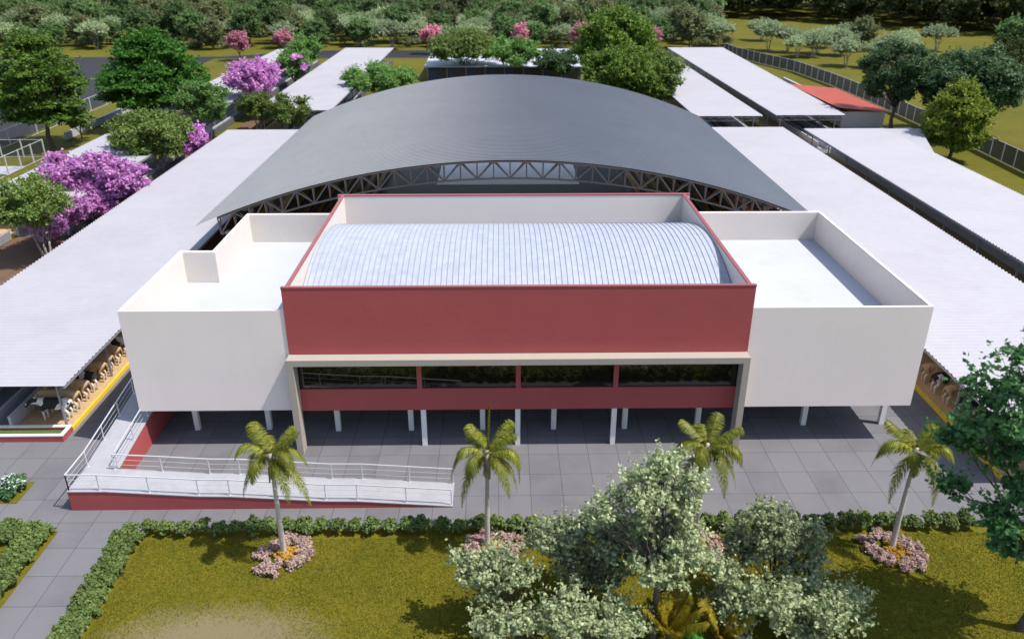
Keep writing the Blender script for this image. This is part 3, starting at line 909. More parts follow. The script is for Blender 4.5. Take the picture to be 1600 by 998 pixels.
# ------------------------------------------------------------------ fences
def fence(name, label, pts, step, H, panel, post, cat='fence', rails=True):
    o = (pts[0][0], pts[0][1], 0)
    F = empty(name, o, label, cat)
    P = [Vector(p) for p in pts]
    out = [P[0]]
    for a, b in zip(P, P[1:]):
        n = max(1, round((b - a).length / step))
        out += [a.lerp(b, (i + 1) / n) for i in range(n)]
    for p in out:
        m = MB(o); m.box(p.x - .06, p.x + .06, p.y - .06, p.y + .06, 0, H + .08); m.build('post', post, F)
    pm = MB(o)
    for a, b in zip(out, out[1:]):
        d = (b - a).normalized() * .07
        a2, b2 = a + d, b - d
        pm.add([(a2.x, a2.y, .06), (b2.x, b2.y, .06), (b2.x, b2.y, H), (a2.x, a2.y, H)], [(0, 1, 2, 3)])
    pm.build('mesh_panel', panel, F)
    for a, b in zip(P, P[1:]):
        d = (b - a).normalized() * .07
        for zz in (.08, H):
            rm = MB(o); rm.bar((a.x + d.x, a.y + d.y, zz), (b.x - d.x, b.y - d.y, zz), .055); rm.build('rail', post, F)
    return F
fence('mesh_fence', 'curving dark mesh fence with pale posts along the right lawn', [(56.6, 212), (57.2, 203), (59.7, 192.5), (63.2, 179), (64.3, 161), (64.4, 142), (63.8, 125), (63.7, 106), (62.9, 94), (61.5, 76)], 3.0, 2.3, M['mesh'], M['rail'])
fence('wire_fence', 'tall white-framed wire fence beside the asphalt road on the left', [(-67, 104), (-67, 118.2), (-67.2, 147), (-67.2, 170)], 5.9, 2.2, M['wire'], M['rail'])
fence('wire_fence', 'white-framed fence corner by the dark yard at the left edge', [(-58.6, 78), (-58.6, 103.9), (-66.9, 103.9)], 3.0, 2.3, M['wire'], M['rail'])
g = empty('gate', (-63.5, 101, 0), 'pair of tall thin gate posts inside the white fence corner', 'gate')
for x in (-63.7, -62.9):
    m = MB((-63.5, 101, 0)); m.bar((x, 101, 0), (x, 101, 3.4), .1); m.build('post', M['rail'], g)

# ------------------------------------------------------------------ palms
def frond(L, rise, droop, width, n=30, leafW=.05):
    """arched midrib with two rows of drooping leaflets"""
    t = np.linspace(.12, 1, n)
    x = L * (t - .28 * t ** 3); z = rise * t * L - droop * t ** 2.4 * L
    P = np.stack([x, 0 * x, z], 1)
    T = np.gradient(P, axis=0); T /= np.linalg.norm(T, axis=1, keepdims=True)
    up = np.cross(T, np.array((0., 1, 0))); up *= -np.sign(up[:, 2:3] + 1e-6) * -1
    Q = []
    for sgn in (-1, 1):
        for rep in range(2):
            j = rng.normal(0, .12, (n, 1))
            ln = width * (np.sin(PI * np.clip(t * .86 + .12, 0, 1)) ** .7)[:, None] * rng.uniform(.85, 1.15, (n, 1))
            d = np.array((0, sgn * 1., 0)) * (.78 + j) + T * (.55 + .15 * rep) + np.array((0, 0, -.35 - .25 * rep)) + rng.normal(0, .07, (n, 3))
            d /= np.linalg.norm(d, axis=1, keepdims=True)
            base = P + T * rng.uniform(-.02, .02, (n, 1))
            tip = base + d * ln + np.array((0, 0, -.22)) * ln
            mid = base + d * ln * .5
            w = T * leafW
            q = np.empty((n, 4, 3)); q[:, 0] = base - w * .5; q[:, 1] = base + w * .5; q[:, 2] = mid + w * .55; q[:, 3] = mid - w * .55; Q.append(q)
            q = np.empty((n, 4, 3)); q[:, 0] = mid - w * .55; q[:, 1] = mid + w * .55; q[:, 2] = tip + w * .06; q[:, 3] = tip - w * .06; Q.append(q)
    rib = []
    b = np.array((0, 0, 0.)); pts = np.concatenate([[b], P])
    for a_, c_ in zip(pts[:-1], pts[1:]):
        for off in ((0, .016, 0), (0, 0, .016)):
            o_ = np.array(off); rib.append([a_ - o_, a_ + o_, c_ + o_ * .8, c_ - o_ * .8])
    return quads_mesh('frond', np.concatenate(Q + [np.array(rib)]))

FR = [frond(1.8, 1.0, .45, .44, 46, .036), frond(2.15, .85, 1.0, .54, 52, .036), frond(2.15, .55, 1.25, .54, 52, .036), frond(1.9, .2, 1.25, .48, 48, .036)]
SPEAR = frond(3.3, 0, 0, .13, 40, .05)
def make_palm(base, label, ht, lean, spear, seed, dense=14):
    random.seed(seed)
    root = empty('palm_tree', base, label, 'palm tree', 'palm trees along the front lawn')
    m = MB()
    pts, rad = [], []
    for i in range(13):
        t = i / 12
        pts.append((lean[0] * t * t, lean[1] * t * t, -.1 + (ht + .1) * t)); rad.append((.135 - .06 * t) * (1.35 if i == 0 else 1) * (1.05 if i % 2 else .98))
    m.tube(pts, rad, 10); m.build('trunk', M['palmbark'], root, True)
    top = Vector((lean[0], lean[1], ht))
    sk = []
    for k in range(26):
        a = random.uniform(0, 2 * PI); r = random.uniform(.07, .20)
        p = np.array((top.x + math.cos(a) * r, top.y + math.sin(a) * r, top.z + .12 - random.uniform(.0, .6)))
        l = random.uniform(.25, .5); w = random.uniform(.05, .10)
        tn = np.array((-math.sin(a), math.cos(a), 0)) * w; dn = np.array((math.cos(a) * .18, math.sin(a) * .18, -1)) * l
        sk.append([p - tn, p + tn, p + tn * .5 + dn, p - tn * .5 + dn])
    link('dry_sheath', quads_mesh('dry_sheath', np.array(sk)), M['skirt'], root)
    cs = MB(); cs.tube([top - Vector((0, 0, .45)), top + Vector((0, 0, .1)), top + Vector((0, 0, .5))], [.085, .13, .07], 8); cs.build('crown_shaft', M['palmbark'], root, True)
    for k in range(dense):
        mesh = FR[0 if k < dense * .25 else 1 if k < dense * .55 else 2 if k < dense * .85 else 3]
        f = link('frond', mesh, M['frond'], root)
        f.location = (top.x, top.y, top.z + .42 - .02 * k)
        f.rotation_euler = (random.uniform(-.12, .12), random.uniform(-.15, .12), k * 2.399 + random.uniform(-.25, .25))
        s = random.uniform(.88, 1.08); f.scale = (s, s, s)
    if spear:
        f = link('spear_leaf', SPEAR, M['frond'], root)
        f.location = (top.x, top.y, top.z + .4); f.rotation_euler = (0, R(-88), 0)
    return root
make_palm((-9.88, 28.7, 0), 'slim palm with pale trunk in front of the middle of the ramp', 5.0, (.05, 0), False, 3)
make_palm((-.70, 29.0, 0), 'palm with one upright spear leaf, in front of the end of the ramp', 4.75, (.05, .05), True, 8)
make_palm((8.85, 29.4, 0), 'palm half hidden behind the tallest silvery tree', 4.8, (.1, 0), False, 12)
make_palm((17.7, 28.65, 0), 'palm nearest the green tree at the right edge, tawny sheaths under its crown', 4.9, (.1, .1), False, 21, 13)

def golden(base, label, L, n, seed):
    random.seed(seed)
    root = empty('feather_palm', base, label, 'plant')
    me = frond(L, 1.3, .55, .34, 26, .07)
    m = MB(); m.tube([(0, 0, -.05), (0, 0, .45)], [.16, .11], 8); m.build('stem', M['bark'], root)
    for k in range(n):
        f = link('frond', me, M['frond_gold'], root); f.location = (0, 0, .4)
        f.rotation_euler = (random.uniform(-.15, .15), random.uniform(-.5, .1), k * 2.399); s = random.uniform(.8, 1.1); f.scale = (s, s, s)
golden((6.5, 23.4, 0), 'golden feather palm at the bottom edge between the silvery trees', 2.0, 15, 4)
golden((8.5, 23.2, 0), 'smaller golden feather palm to the right of the bigger one, low at the bottom edge', 1.5, 11, 5)

# flower beds round the palm feet
def bed(x, y, label, seed, sq=1.0):
    global rng
    rng = np.random.default_rng(seed); random.seed(seed)
    o = empty('flower_bed', (x, y, 0), label, 'flower bed', 'round flower beds at the palm feet')
    cl, oc = [], []
    ph = random.uniform(0, 6.3)
    for k in range(30):
        a = 2 * PI * k / 15 + random.uniform(-.2, .2); r = (random.uniform(.98, 1.18) if k < 15 else random.uniform(.66, .86)) * (1 + .12 * math.sin(2 * a + ph))
        cl.append((math.cos(a) * r * 1.05, math.sin(a) * r * sq, .17, random.uniform(.18, .30)))
    for k in range(9):
        a = k * 2.4; r = .55 * math.sqrt(k / 9)
        oc.append((math.cos(a) * r + .05, math.sin(a) * r * sq - .05, .14, .22))
    link('pink_flowers', quads_mesh('pink_flowers', crown_quads(cl, 3600, .11, .09, 7, .5, .5, .85)), M['fl_bed'], o)
    link('orange_flowers', quads_mesh('orange_flowers', crown_quads(oc, 3000, .09, .08, 6, .5, .6, .7)), M['fl_orange'], o)
bed(-9.75, 28.55, 'pink and orange flower bed round the palm at the ramp', 31)
bed(-.45, 28.95, 'pink flower bed round the palm with the spear leaf', 32)
bed(8.75, 28.75, 'pink flower bed behind the silvery trees', 33)
bed(17.65, 28.45, 'pink and orange flower bed nearest the right edge', 34, 1.05)

# white flowering shrub by the planter
rng = np.random.default_rng(40); random.seed(40)
wb = empty('flowering_shrub', (-24.75, 33.45, 0), 'round green shrub topped with white flowers by the left planter', 'shrub')
wc = [(math.cos(k * 2.4) * .62 * math.sqrt(k / 11), math.sin(k * 2.4) * .62 * math.sqrt(k / 11), .55 - .25 * (k / 11), .36) for k in range(12)]
link('foliage', quads_mesh('foliage', crown_quads(wc, 1500, .17, .10, 8, .45, .5, .9)), M['lf_maple'], wb)
link('blossom', quads_mesh('blossom', crown_quads([(x, y, z + .16, r * .8) for x, y, z, r in wc[:9]], 500, .09, .09, 6, .5, .7, .9)), M['fl_white'], wb)

# ------------------------------------------------------------------ hedges: every shrub its own object
rng = np.random.default_rng(50); random.seed(50)
HM = []
for k in range(3):
    cl = [(0, 0, .38, .30)] + [(math.cos(a) * .2, math.sin(a) * .2, random.uniform(.26, .5), random.uniform(.18, .25)) for a in np.linspace(0, 2 * PI, 7)[:-1] + k]
    HM.append(quads_mesh('shrub', crown_quads(cl, 2600, .14, .085, 8, .45, .55, .95)))
def shrub(x, y, s, label, group):
    o = link('hedge_shrub', random.choice(HM), M['lf_hedge'])
    o.location = (x, y, 0); o.scale = (s, s, s * random.uniform(1.05, 1.3)); o.rotation_euler = (0, 0, random.uniform(0, 6.3))
    tag(o, label, 'shrub', group)
x = -17.3
while x < 22.2:
    shrub(x, 30.1 + random.uniform(-.05, .05), random.uniform(.94, 1.1), 'round clipped shrub in the long hedge between lawn and forecourt', 'shrubs of the long front hedge'); x += random.uniform(.76, .86)
y = 29.45
while y > 21.8:
    for dx in (-.26, .26): shrub(-17.15 + dx + random.uniform(-.05, .05), y + random.uniform(-.08, .08), random.uniform(.88, 1.05), 'clipped shrub in the hedge along the right side of the paved path', 'shrubs of the hedge right of the path')
    y -= .56
y = 30.05
while y > 24.2:
    for dx in (-.28, .28): shrub(-21.5 + dx + random.uniform(-.05, .05), y, random.uniform(.9, 1.08), 'clipped shrub in the hedge along the left side of the paved path', 'shrubs of the hedge left of the path')
    y -= .56
x = -22.3
while x > -25.8:
    for dy in (-.25, .25): shrub(x, 29.95 + dy, random.uniform(.9, 1.08), 'clipped shrub in the hedge behind the small left lawn', 'shrubs of the hedge behind the left lawn')
    x -= .58
# ------------------------------------------------------------------ cows
def cow_mesh(name, head=0.):
    P = [(-.70, 0, 1.12), (-.2, 0, 1.03), (.4, 0, 1.04), (.74, 0, 1.12), (1.0, 0, 1.22), (1.22, 0, 1.30 + head), (1.42, 0, 1.10 + head), (1.54, 0, .94 + head),
         (-1.0, 0, 1.16), (-1.06, 0, .85), (-1.04, 0, .55), (-.42, 0, .74)]
    rad = [(.27, .26), (.33, .35), (.31, .36), (.22, .29), (.14, .21), (.12, .14), (.09, .10), (.075, .075), (.06, .06), (.025, .025), (.04, .04), (.12, .10)]
    E = [(0, 1), (1, 2), (2, 3), (3, 4), (4, 5), (5, 6), (6, 7), (0, 8), (8, 9), (9, 10), (1, 11)]
    for s in (-1, 1):
        b = len(P)
        P += [(-.74, s * .17, .95), (-.58, s * .2, .72), (-.80, s * .2, .48), (-.76, s * .2, .14), (-.72, s * .2, .03)]
        rad += [(.17, .17), (.12, .12), (.062, .062), (.048, .048), (.062, .062)]
        E += [(0, b), (b, b + 1), (b + 1, b + 2), (b + 2, b + 3), (b + 3, b + 4)]
        b = len(P)
        P += [(.55, s * .17, .84), (.58, s * .18, .5), (.56, s * .18, .14), (.60, s * .18, .03)]
        rad += [(.14, .14), (.068, .068), (.046, .046), (.062, .062)]
        E += [(2, b), (b, b + 1), (b + 1, b + 2), (b + 2, b + 3)]
        b = len(P)
        P += [(1.18, s * .23, 1.36 + head)]; rad += [(.05, .03)]; E += [(5, b)]
    me = bpy.data.meshes.new(name)
    me.from_pydata(P, E, [])
    o = bpy.data.objects.new('cow_form', me)
    COL.objects.link(o)
    sk = o.modifiers.new('Skin', 'SKIN')
    for i, r in enumerate(rad):
        me.skin_vertices[0].data[i].radius = r
        me.skin_vertices[0].data[i].use_root = (i == 0)
    sk.use_smooth_shade = True
    ss = o.modifiers.new('Sub', 'SUBSURF'); ss.levels = 2
    dg = bpy.context.evaluated_depsgraph_get()
    out = bpy.data.meshes.new_from_object(o.evaluated_get(dg))
    out.name = name
    bpy.data.objects.remove(o)
    return out
cm = {'H': cow_mesh('holstein', -.12), 'T': cow_mesh('tan', -.2)}
cm['H'].materials.clear(); cm['T'].materials.clear()
cm['H'].materials.append(M['holstein']); cm['T'].materials.append(M['tan_hide'])
def cow(x, y, rz, kind, label, s=1.0, hd=None):
    o = link('cow', cm[kind], None)
    o.location = (x, y, .18); o.rotation_euler = (0, 0, rz); o.scale = (s, s, s)
    tag(o, label, 'cow', 'cows standing in the sheds')
random.seed(5)
LC = [(40.1, 'H', 'black and white cow nearest the planter in the left shed'), (41.0, 'T', 'tan cow right behind the planter-end black and white cow'),
      (42.2, 'T', 'tan cow between another tan cow and the second black and white one, left shed'), (43.4, 'H', 'black and white cow in mid row of the left shed, beside the steel post'),
      (44.5, 'T', 'tan cow just beyond the second black and white cow, left shed'), (45.6, 'T', 'second tan cow beyond the mid-row black and white one, left shed'),
      (46.8, 'T', 'tan cow showing last before the white wall hides the row, left shed'), (48.0, 'H', 'black and white cow at the far end of the visible left row')]
for y, k, l in LC: cow(-25.62, y, PI + random.uniform(-.12, .12), k, l, random.uniform(.97, 1.05))
RC = [(43.6, 'T', 'brown cow farthest along the right shed, by the white wall corner'), (42.3, 'H', 'black and white cow between two brown ones, right shed'), (41.0, 'T', 'brown cow nearer the right-edge tree than the black and white one'),
      (39.6, 'H', 'black and white cow partly behind leaves of the right-edge tree'), (38.2, 'T', 'brown cow deepest behind the right-edge tree leaves')]
for y, k, l in RC: cow(27.05, y, random.uniform(-.12, .12), k, l, random.uniform(.97, 1.05))

# ------------------------------------------------------------------ trees round the sheds
def seed(n):
    global rng
    rng = np.random.default_rng(n); random.seed(n)
seed(101)
tree('broad_tree', 'big dark green layered tree on the grass at the left edge', 'tree', (-60.6, 109.8, 0), plated_crown(14.6, 3.6, 14.0, 6), M['lf_deep'], M['bark'], 330, .5, .28, (0, 0, 3.4), .36, flat=.24, sub=14, subr=.36, spray=(9, 1.0), supp=-.05, up=.9)
seed(102)
tree('broad_tree', 'big bright green layered tree in front of the asphalt road', 'tree', (-51.4, 124.6, 0), plated_crown(17, 2.0, 12.6, 6), M['lf_bright'], M['bark'], 300, .55, .3, (0, 0, 2.4), .4, flat=.24, sub=14, subr=.36, spray=(8, 1.0), supp=-.05, up=.9)
seed(103)
tree('small_tree', 'small sparse olive tree on the grass right of the layered dark tree', 'tree', (-58.2, 113.2, 0), round_crown(5.4, 1.2, 4.3, 8), M['lf_olive'], M['bark'], 330, .32, .18, (0, 0, 1.0), .14)
seed(104)
tree('round_tree', 'mid green open tree between the bright layered tree and the near left shed roof', 'tree', (-40.6, 113.2, 0), round_crown(8.4, 1.8, 8.6, 11), M['lf_green'], M['palebark'], 380, .36, .2, (0, 0, 2), .2, trunks=3)
seed(105)
tree('round_tree', 'olive green tree between the two magenta trees', 'tree', (-40.6, 94.6, 0), round_crown(10.6, 1.2, 8.1, 13), M['lf_olive'], M['palebark'], 330, .36, .2, (.4, 0, 1.5), .22, trunks=3)
seed(106)
mg = [(0, 0, 4.2, 2.0), (-2.4, .5, 4.8, 1.9), (2.4, -.6, 5.6, 1.9), (-1.0, 1.2, 7.0, 1.7), (1.2, .6, 7.0, 1.8), (-3.0, -.8, 6.6, 1.5), (3.0, .8, 3.9, 1.6), (.6, -1.6, 3.0, 1.7), (-2.2, -1.2, 2.7, 1.6), (2.0, 1.4, 2.2, 1.4), (-3.3, 1, 8.0, .9), (3.4, 0, 6.5, 1.2)]
tree('flowering_tree', 'largest magenta flowering tree beside the near left shed roof', 'tree', (-39.0, 77.5, 0), [(x * 1.12 - .6, y, max(1.2, z * .74 - .2), r * .95) for x, y, z, r in mg] + [(-2.6, -6.5, 2.0, 1.5), (-1.4, -8.2, 1.9, 1.4), (-4.2, -3.5, 3.2, 1.6), (-.6, -5, 2.6, 1.5)], M['fl_magenta'], M['bark'], 440, .34, .30, (.3, 0, 1.2), .2, flat=.9, up=.3, trunks=3)
seed(107)
tree('round_tree', 'olive tree with pale forked trunk at the left edge, in front of the magenta tree', 'tree', (-39.6, 66.6, 0), [(x - .4, y, z, r) for x, y, z, r in round_crown(7.4, 2.4, 7.6, 12)], M['lf_olive'], M['palebark'], 430, .3, .16, (0, 0, 1.6), .2, trunks=4)
seed(108)
tree('flowering_tree', 'small magenta flowering tree right of the olive tree', 'tree', (-37.6, 99.0, 0), round_crown(4.8, .5, 5.3, 9), M['fl_magenta'], M['bark'], 520, .36, .3, (0, 0, 1), .12, up=.3)
seed(109)
tree('flowering_tree', 'round magenta tree in front of the narrow far-left roof', 'tree', (-38.2, 129.4, 0), round_crown(9.0, 2.6, 9.2, 12), M['fl_magenta'], M['bark'], 300, .48, .42, (0, 0, 1.8), .2, up=.3)
seed(110)
tree('round_tree', 'olive tree just below the round magenta tree, left of the one touching the arena roof', 'tree', (-35.2, 119.0, 0), round_crown(6.2, 1.0, 6.1, 9), M['lf_olive'], M['palebark'], 360, .36, .2, (0, 0, 1.2), .16, trunks=2)
seed(111)
tree('round_tree', 'olive tree touching the left shoulder of the arena roof', 'tree', (-30.0, 116.5, 0), round_crown(7.2, .6, 6.1, 10), M['lf_olive'], M['bark'], 360, .36, .2, (0, 0, 1.2), .16)
seed(112)
tree('round_tree', 'green tree between the two far-left white roofs, a magenta bloom at its side', 'tree', (-38.6, 157, 0), round_crown(7.6, 1.2, 7.4, 10), M['lf_green'], M['bark'], 280, .45, .26, (0, 0, 1.4), .18, blossom=(M['fl_magenta'], .5, .5, [(2.8, -2, 4.4, 1.1), (1.2, -2, 6.0, .9)]))
seed(113)
tree('round_tree', 'green tree at the far end of the narrow far-left roof', 'tree', (-40.5, 176, 0), round_crown(7.8, 2, 8.2, 10), M['lf_green'], M['bark'], 250, .5, .28, (0, 0, 2), .18)
seed(114)
tree('spreading_tree', 'wide green spreading tree behind the left half of the arena roof', 'tree', (-19.8, 140, 0), round_crown(13.6, .8, 7.4, 16, .33), M['lf_green'], M['bark'], 300, .42, .2, (0, 0, 1.2), .22, trunks=3)
seed(115)
tree('spreading_tree', 'airy olive umbrella tree in front of the service hall, nearest its left end', 'tree', (-7.2, 166.5, 0), umbrella_crown(15.5, 3.6, 9.8, 14), M['lf_olive'], M['bark'], 170, .55, .28, (0, 0, 2.6), .26, trunks=4)
seed(116)
tree('spreading_tree', 'green open tree in front of the middle of the service hall', 'tree', (2.6, 160.5, 0), round_crown(11.5, 2.6, 9.4, 11), M['lf_green'], M['bark'], 190, .5, .28, (0, 0, 2.4), .22, trunks=3)
seed(117)
tree('spreading_tree', 'smaller dark green tree in front of the right part of the service hall', 'tree', (10.8, 159.0, 0), round_crown(10, 1.6, 7.4, 10), M['lf_dark'], M['bark'], 240, .48, .26, (0, 0, 2), .22, trunks=3)
seed(118)
tree('tall_tree', 'tallest bright green tree behind the right half of the arena roof', 'tree', (19.3, 141, 0), round_crown(14.5, 2.6, 15.8, 24, .33), M['lf_spring'], M['bark'], 210, .6, .36, (0, 0, 4), .36)
seed(119)
tree('round_tree', 'broad green tree low in front of the tallest green tree', 'tree', (19.4, 131, 0), round_crown(15.5, 1.4, 11, 22, .33), M['lf_spring'], M['bark'], 240, .5, .3, (0, 0, 2), .26)
seed(120)
tree('round_tree', 'olive tree right of the broad low green one, over the white shed roof', 'tree', (25.6, 131.5, 0), round_crown(8, 1.2, 10.2, 12), M['lf_olive'], M['bark'], 290, .42, .24, (0, 0, 2), .2)
seed(121)
tree('dark_tree', 'dark green tree leaning over the red-roofed store', 'tree', (57.4, 118.4, 0), [(x - 1.0, y, z, r) for x, y, z, r in round_crown(11, 3.4, 13, 15, .32)], M['lf_dark'], M['bark'], 300, .45, .24, (0, 0, 3.4), .32)
seed(122)
tree('dark_tree', 'widest dark green tree behind the lime-green tree at the fence', 'tree', (65.2, 114.5, 0), round_crown(16, 1.6, 12.8, 19), M['lf_dark'], M['bark'], 240, .5, .28, (0, 0, 3), .34)
seed(123)
tree('lime_tree', 'lime-green upright tree beside the outer right shed', 'tree', (56.9, 100.6, 0), [(x, y, z, r * .85) for x, y, z, r in tiered_crown(8.4, 1.6, 9.4, 6)], M['lf_lime'], M['bark'], 420, .42, .24, (0, 0, 2.2), .26, flat=.65)
seed(124)
tree('dark_tree', 'dark tree at the right edge beyond the mesh fence', 'tree', (92.5, 148, 0), round_crown(10, 1.4, 10, 12), M['lf_wood'], M['bark'], 200, .6, .34, (0, 0, 2), .26)
for i, (x, y, w, z0, z1, lab) in enumerate([(-61, 198.5, 5.4, 1.6, 6.6, 'pink tree by the road, farthest left of the pink ones'), (-50.4, 198.6, 5.0, 3.0, 6.6, 'pink tree behind the far end of the narrow left roof'),
        (-17, 210, 5.6, 1.8, 6.8, 'pink tree between the left far roof and the service hall'), (5.1, 212, 4.4, 2, 7, 'pink tree behind the middle of the service hall'),
        (19.9, 209, 5.4, 2, 7.6, 'tallest pink tree, left of the tallest green tree'), (37.7, 209, 4.8, 2.2, 6.4, 'pink tree right of the tallest green tree')]):
    seed(130 + i)
    tree('pink_tree', lab, 'tree', (x, y, 0), round_crown(w, z0, z1, 9), M['fl_pink'], M['bark'], 330, .5, .42, (0, 0, 1.4), .14, up=.3)

# ------------------------------------------------------------------ the wood beyond the road
PROTO = {}
def proto(key, variants):
    PROTO[key] = variants
seed(200)
proto('silver', [tree('umbrella_tree', 'grey-green umbrella-topped tree in the open wood beyond the road', 'tree', (0, 0, 0), umbrella_crown(8.4, 2.4, 5.9, 10 + k), M['lf_silver_far'], M['palebark'], 150, .5, .34, (0, 0, 1.7), .24, 'grey-green umbrella trees of the wood', trunks=3, flat=.6) for k in range(3)])
proto('green', [tree('wood_tree', 'full green tree in the open wood beyond the road', 'tree', (0, 0, 0), round_crown(8, 1.4, 9.4, 12 + k), [M['lf_woodgreen'], M['lf_wooddeep'], M['lf_woodolive']][k], M['bark'], 150, .6, .36, (0, 0, 1.8), .26, 'green trees of the wood') for k in range(3)])
proto('bush', [tree('dense_tree', 'dense low-branched green tree at the front of the wood', 'tree', (0, 0, 0), round_crown(6.4, .3, 7.0, 12), M['lf_woodgreen'], M['bark'], 230, .5, .32, (0, 0, .6), .2, 'dense low trees of the wood')  for k in range(2)])
used = set()
def put(key, x, y, s=1., label=None, group=None):
    p = random.choice(PROTO[key])
    o = p if p.name not in used else copy_tree(p)
    used.add(p.name)
    place(o, x, y, random.uniform(0, 6.3), s, s * random.uniform(.9, 1.1), label, group)
    return o
random.seed(77)
cnt = {'silver': 0, 'green': 0, 'bush': 0}
row = 0
y = 224.0
while y < 302:
    x = -min(.60 * y + 8, 190) + random.uniform(0, 6)
    xe = 66 - (max(0, y - 270) * .1)
    while x < xe:
        px, py = x + random.uniform(-2.2, 2.2), y + random.uniform(-3, 3)
        f = random.random()
        if row == 0: key = 'silver' if f < .55 else 'bush' if f < .85 else 'green'
        elif row <= 3: key = 'silver' if f < .55 else 'green' if f < .93 else 'bush'
        else: key = 'green' if f < .72 else 'silver'
        if cnt['silver'] + cnt['green'] + cnt['bush'] < 292:
            put(key, px, py, random.uniform(.82, 1.2)); cnt[key] += 1
        x += random.uniform(6.6, 9.6) if row else random.uniform(6.5, 11)
    y += 9.2; row += 1
FIELD = [(72.8, 212.8, 's'), (71.9, 202.7, 's'), (76, 203.5, 's'), (79.5, 210.5, 's'), (77.5, 187, 's'), (111.8, 215, 's'), (69.1, 216.6, 's'), (92.3, 214.6, 'g'), (83, 184.5, 's'), (86.1, 222.3, 's'), (94.1, 229.7, 's'), (96, 199, 's'), (117, 192, 'g'), (74.4, 240.3, 's'), (84, 206, 's'), (101, 210, 's'), (90, 193, 's')]
for x, y, k in FIELD:
    put('silver' if k == 's' else 'green', x, y, random.uniform(.85, 1.1), 'grey-green umbrella-topped tree on the open field beyond the mesh fence' if k == 's' else 'full green tree on the open field beyond the mesh fence', 'grey-green trees on the field' if k == 's' else 'green trees on the field')

# far wood that reads as one mass, and the dark wood on the right
def mass(name, label, pts, r, hgt, mat, dens, L):
    cl = []
    for x, y in pts:
        k = random.uniform(.75, 1.3)
        for j in range(5):
            a = random.uniform(0, 6.3)
            cl.append((x + math.cos(a) * r * .55, y + math.sin(a) * r * .55, hgt * k * random.uniform(.35, .85), r * random.uniform(.45, .65)))
    return tag(link(name, quads_mesh(name, crown_quads(cl, dens, L, L * .62, 6, .55, .5, .9)), mat), label, 'forest', kind='stuff')
seed(301)
pts = []
y = 304
while y < 440:
    x = -min(.63 * y + 10, 300)
    while x < 74 + (y - 304) * .1:
        pts.append((x + random.uniform(-3, 3), y + random.uniform(-3, 3))); x += 9.5
    y += 10
und = []
for _ in range(420):
    y = 222 + 90 * random.random() ** 1.3
    und.append((random.uniform(-min(.62 * y + 5, 200), 64), y))
mass('undergrowth', 'low olive undergrowth between the trees of the wood', und, 1.9, 2.6, M['lf_woodolive'], 60, .5)
half = [p for p in pts if random.random() < .55]; rest = [p for p in pts if p not in half]
mass('distant_forest', 'mid green distant forest along the top of the picture', half, 5.2, 9.5, M['lf_woodgreen'], 26, 1.25)
mass('distant_forest', 'olive and deep green trees of the distant forest along the top', rest, 5.2, 9.0, M['lf_woodolive'], 26, 1.25)
seed(302)
pts = []
edge = [(62, 316), (96, 308), (128, 277), (153, 247), (200, 212), (260, 190)]
for (xa_, ya_), (xb_, yb_) in zip(edge, edge[1:]):
    L_ = math.hypot(xb_ - xa_, yb_ - ya_); n_ = int(L_ / 6.5)
    for i in range(n_):
        t = i / n_
        for k in range(13):
            pts.append((xa_ + (xb_ - xa_) * t + random.uniform(-3, 3) + k * 2.2, ya_ + (yb_ - ya_) * t + 5 + k * 8.5 + random.uniform(-3, 3)))
mass('dark_forest', 'dark green forest beyond the open field on the right', pts, 5.6, 13.5, M['lf_wood'], 26, 1.25)

# ------------------------------------------------------------------ trees in front of the building
def silver(label, base, cl, k, r0=.10, dens=340):
    seed(400 + k)
    ex = []
    for x, y, z, r in cl:
        for j in range(5):
            u = unit(1)[0]; ex.append((x + u[0] * r * .85, y + u[1] * r * .8, z + u[2] * r * .55, r * random.uniform(.38, .58)))
    core = [(x, y, z, r * .72) for x, y, z, r in cl]
    tree('silver_tree', label, 'tree', base, core + ex, M['lf_silver'], M['bark'], dens, .19, .115, None, r0, 'silvery trees in the foreground', world=True, sub=10, subr=.40, flat=.6, up=.55, spray=(40, .6), supp=.7)
silver('tallest silvery tree in the foreground, its top over the third palm', (5.9, 23.6, 0), [(6.2, 24.5, 7.6, .7), (5.0, 24.5, 6.6, 1.1), (6.9, 24.5, 6.3, .95), (4.1, 24.5, 5.9, .7), (6.2, 24.6, 5.1, 1.3), (7.2, 24.5, 6.9, .6), (5.5, 24.5, 7.1, .6), (3.6, 24.5, 5.2, .5)], 1, .15)
silver('silvery tree below and left of the tallest one, touching the long hedge', (3.4, 25.0, 0), [(2.28, 25.5, 3.81, 1.1), (3.7, 25.5, 3.3, 1.3), (2.97, 25.5, 2.16, 1.1), (5.0, 25.5, 3.13, 1.2), (1.65, 25.5, 3.17, .85), (4.3, 25.3, 1.9, 1.0)], 2)
silver('leaning silvery tree in front of the bed of the spear-leaf palm', (.45, 23.9, 0), [(-.4, 24.3, 2.96, 1.0), (-1.43, 24.3, 3.23, .8), (.65, 24.3, 2.46, .75), (-.78, 24.3, 2.1, .8)], 3, .07)
silver('low broad silvery bush-tree along the bottom edge', (1.8, 22.6, 0), [(.33, 22.8, 1.82, 1.0), (2.01, 22.8, 2.27, 1.05), (3.71, 22.8, 1.93, 1.05), (-.53, 22.8, 1.18, .8), (2.77, 22.8, 1.13, 1.0), (4.6, 22.9, 1.4, .8)], 4)
silver('small pale silvery tree right above the golden feather palm', (6.2, 24.2, 0), [(6.78, 24.0, 4.23, 1.0), (5.5, 24.0, 3.6, 1.1), (6.29, 24.0, 3.1, .95), (7.6, 24.0, 3.5, .7)], 5, .09)
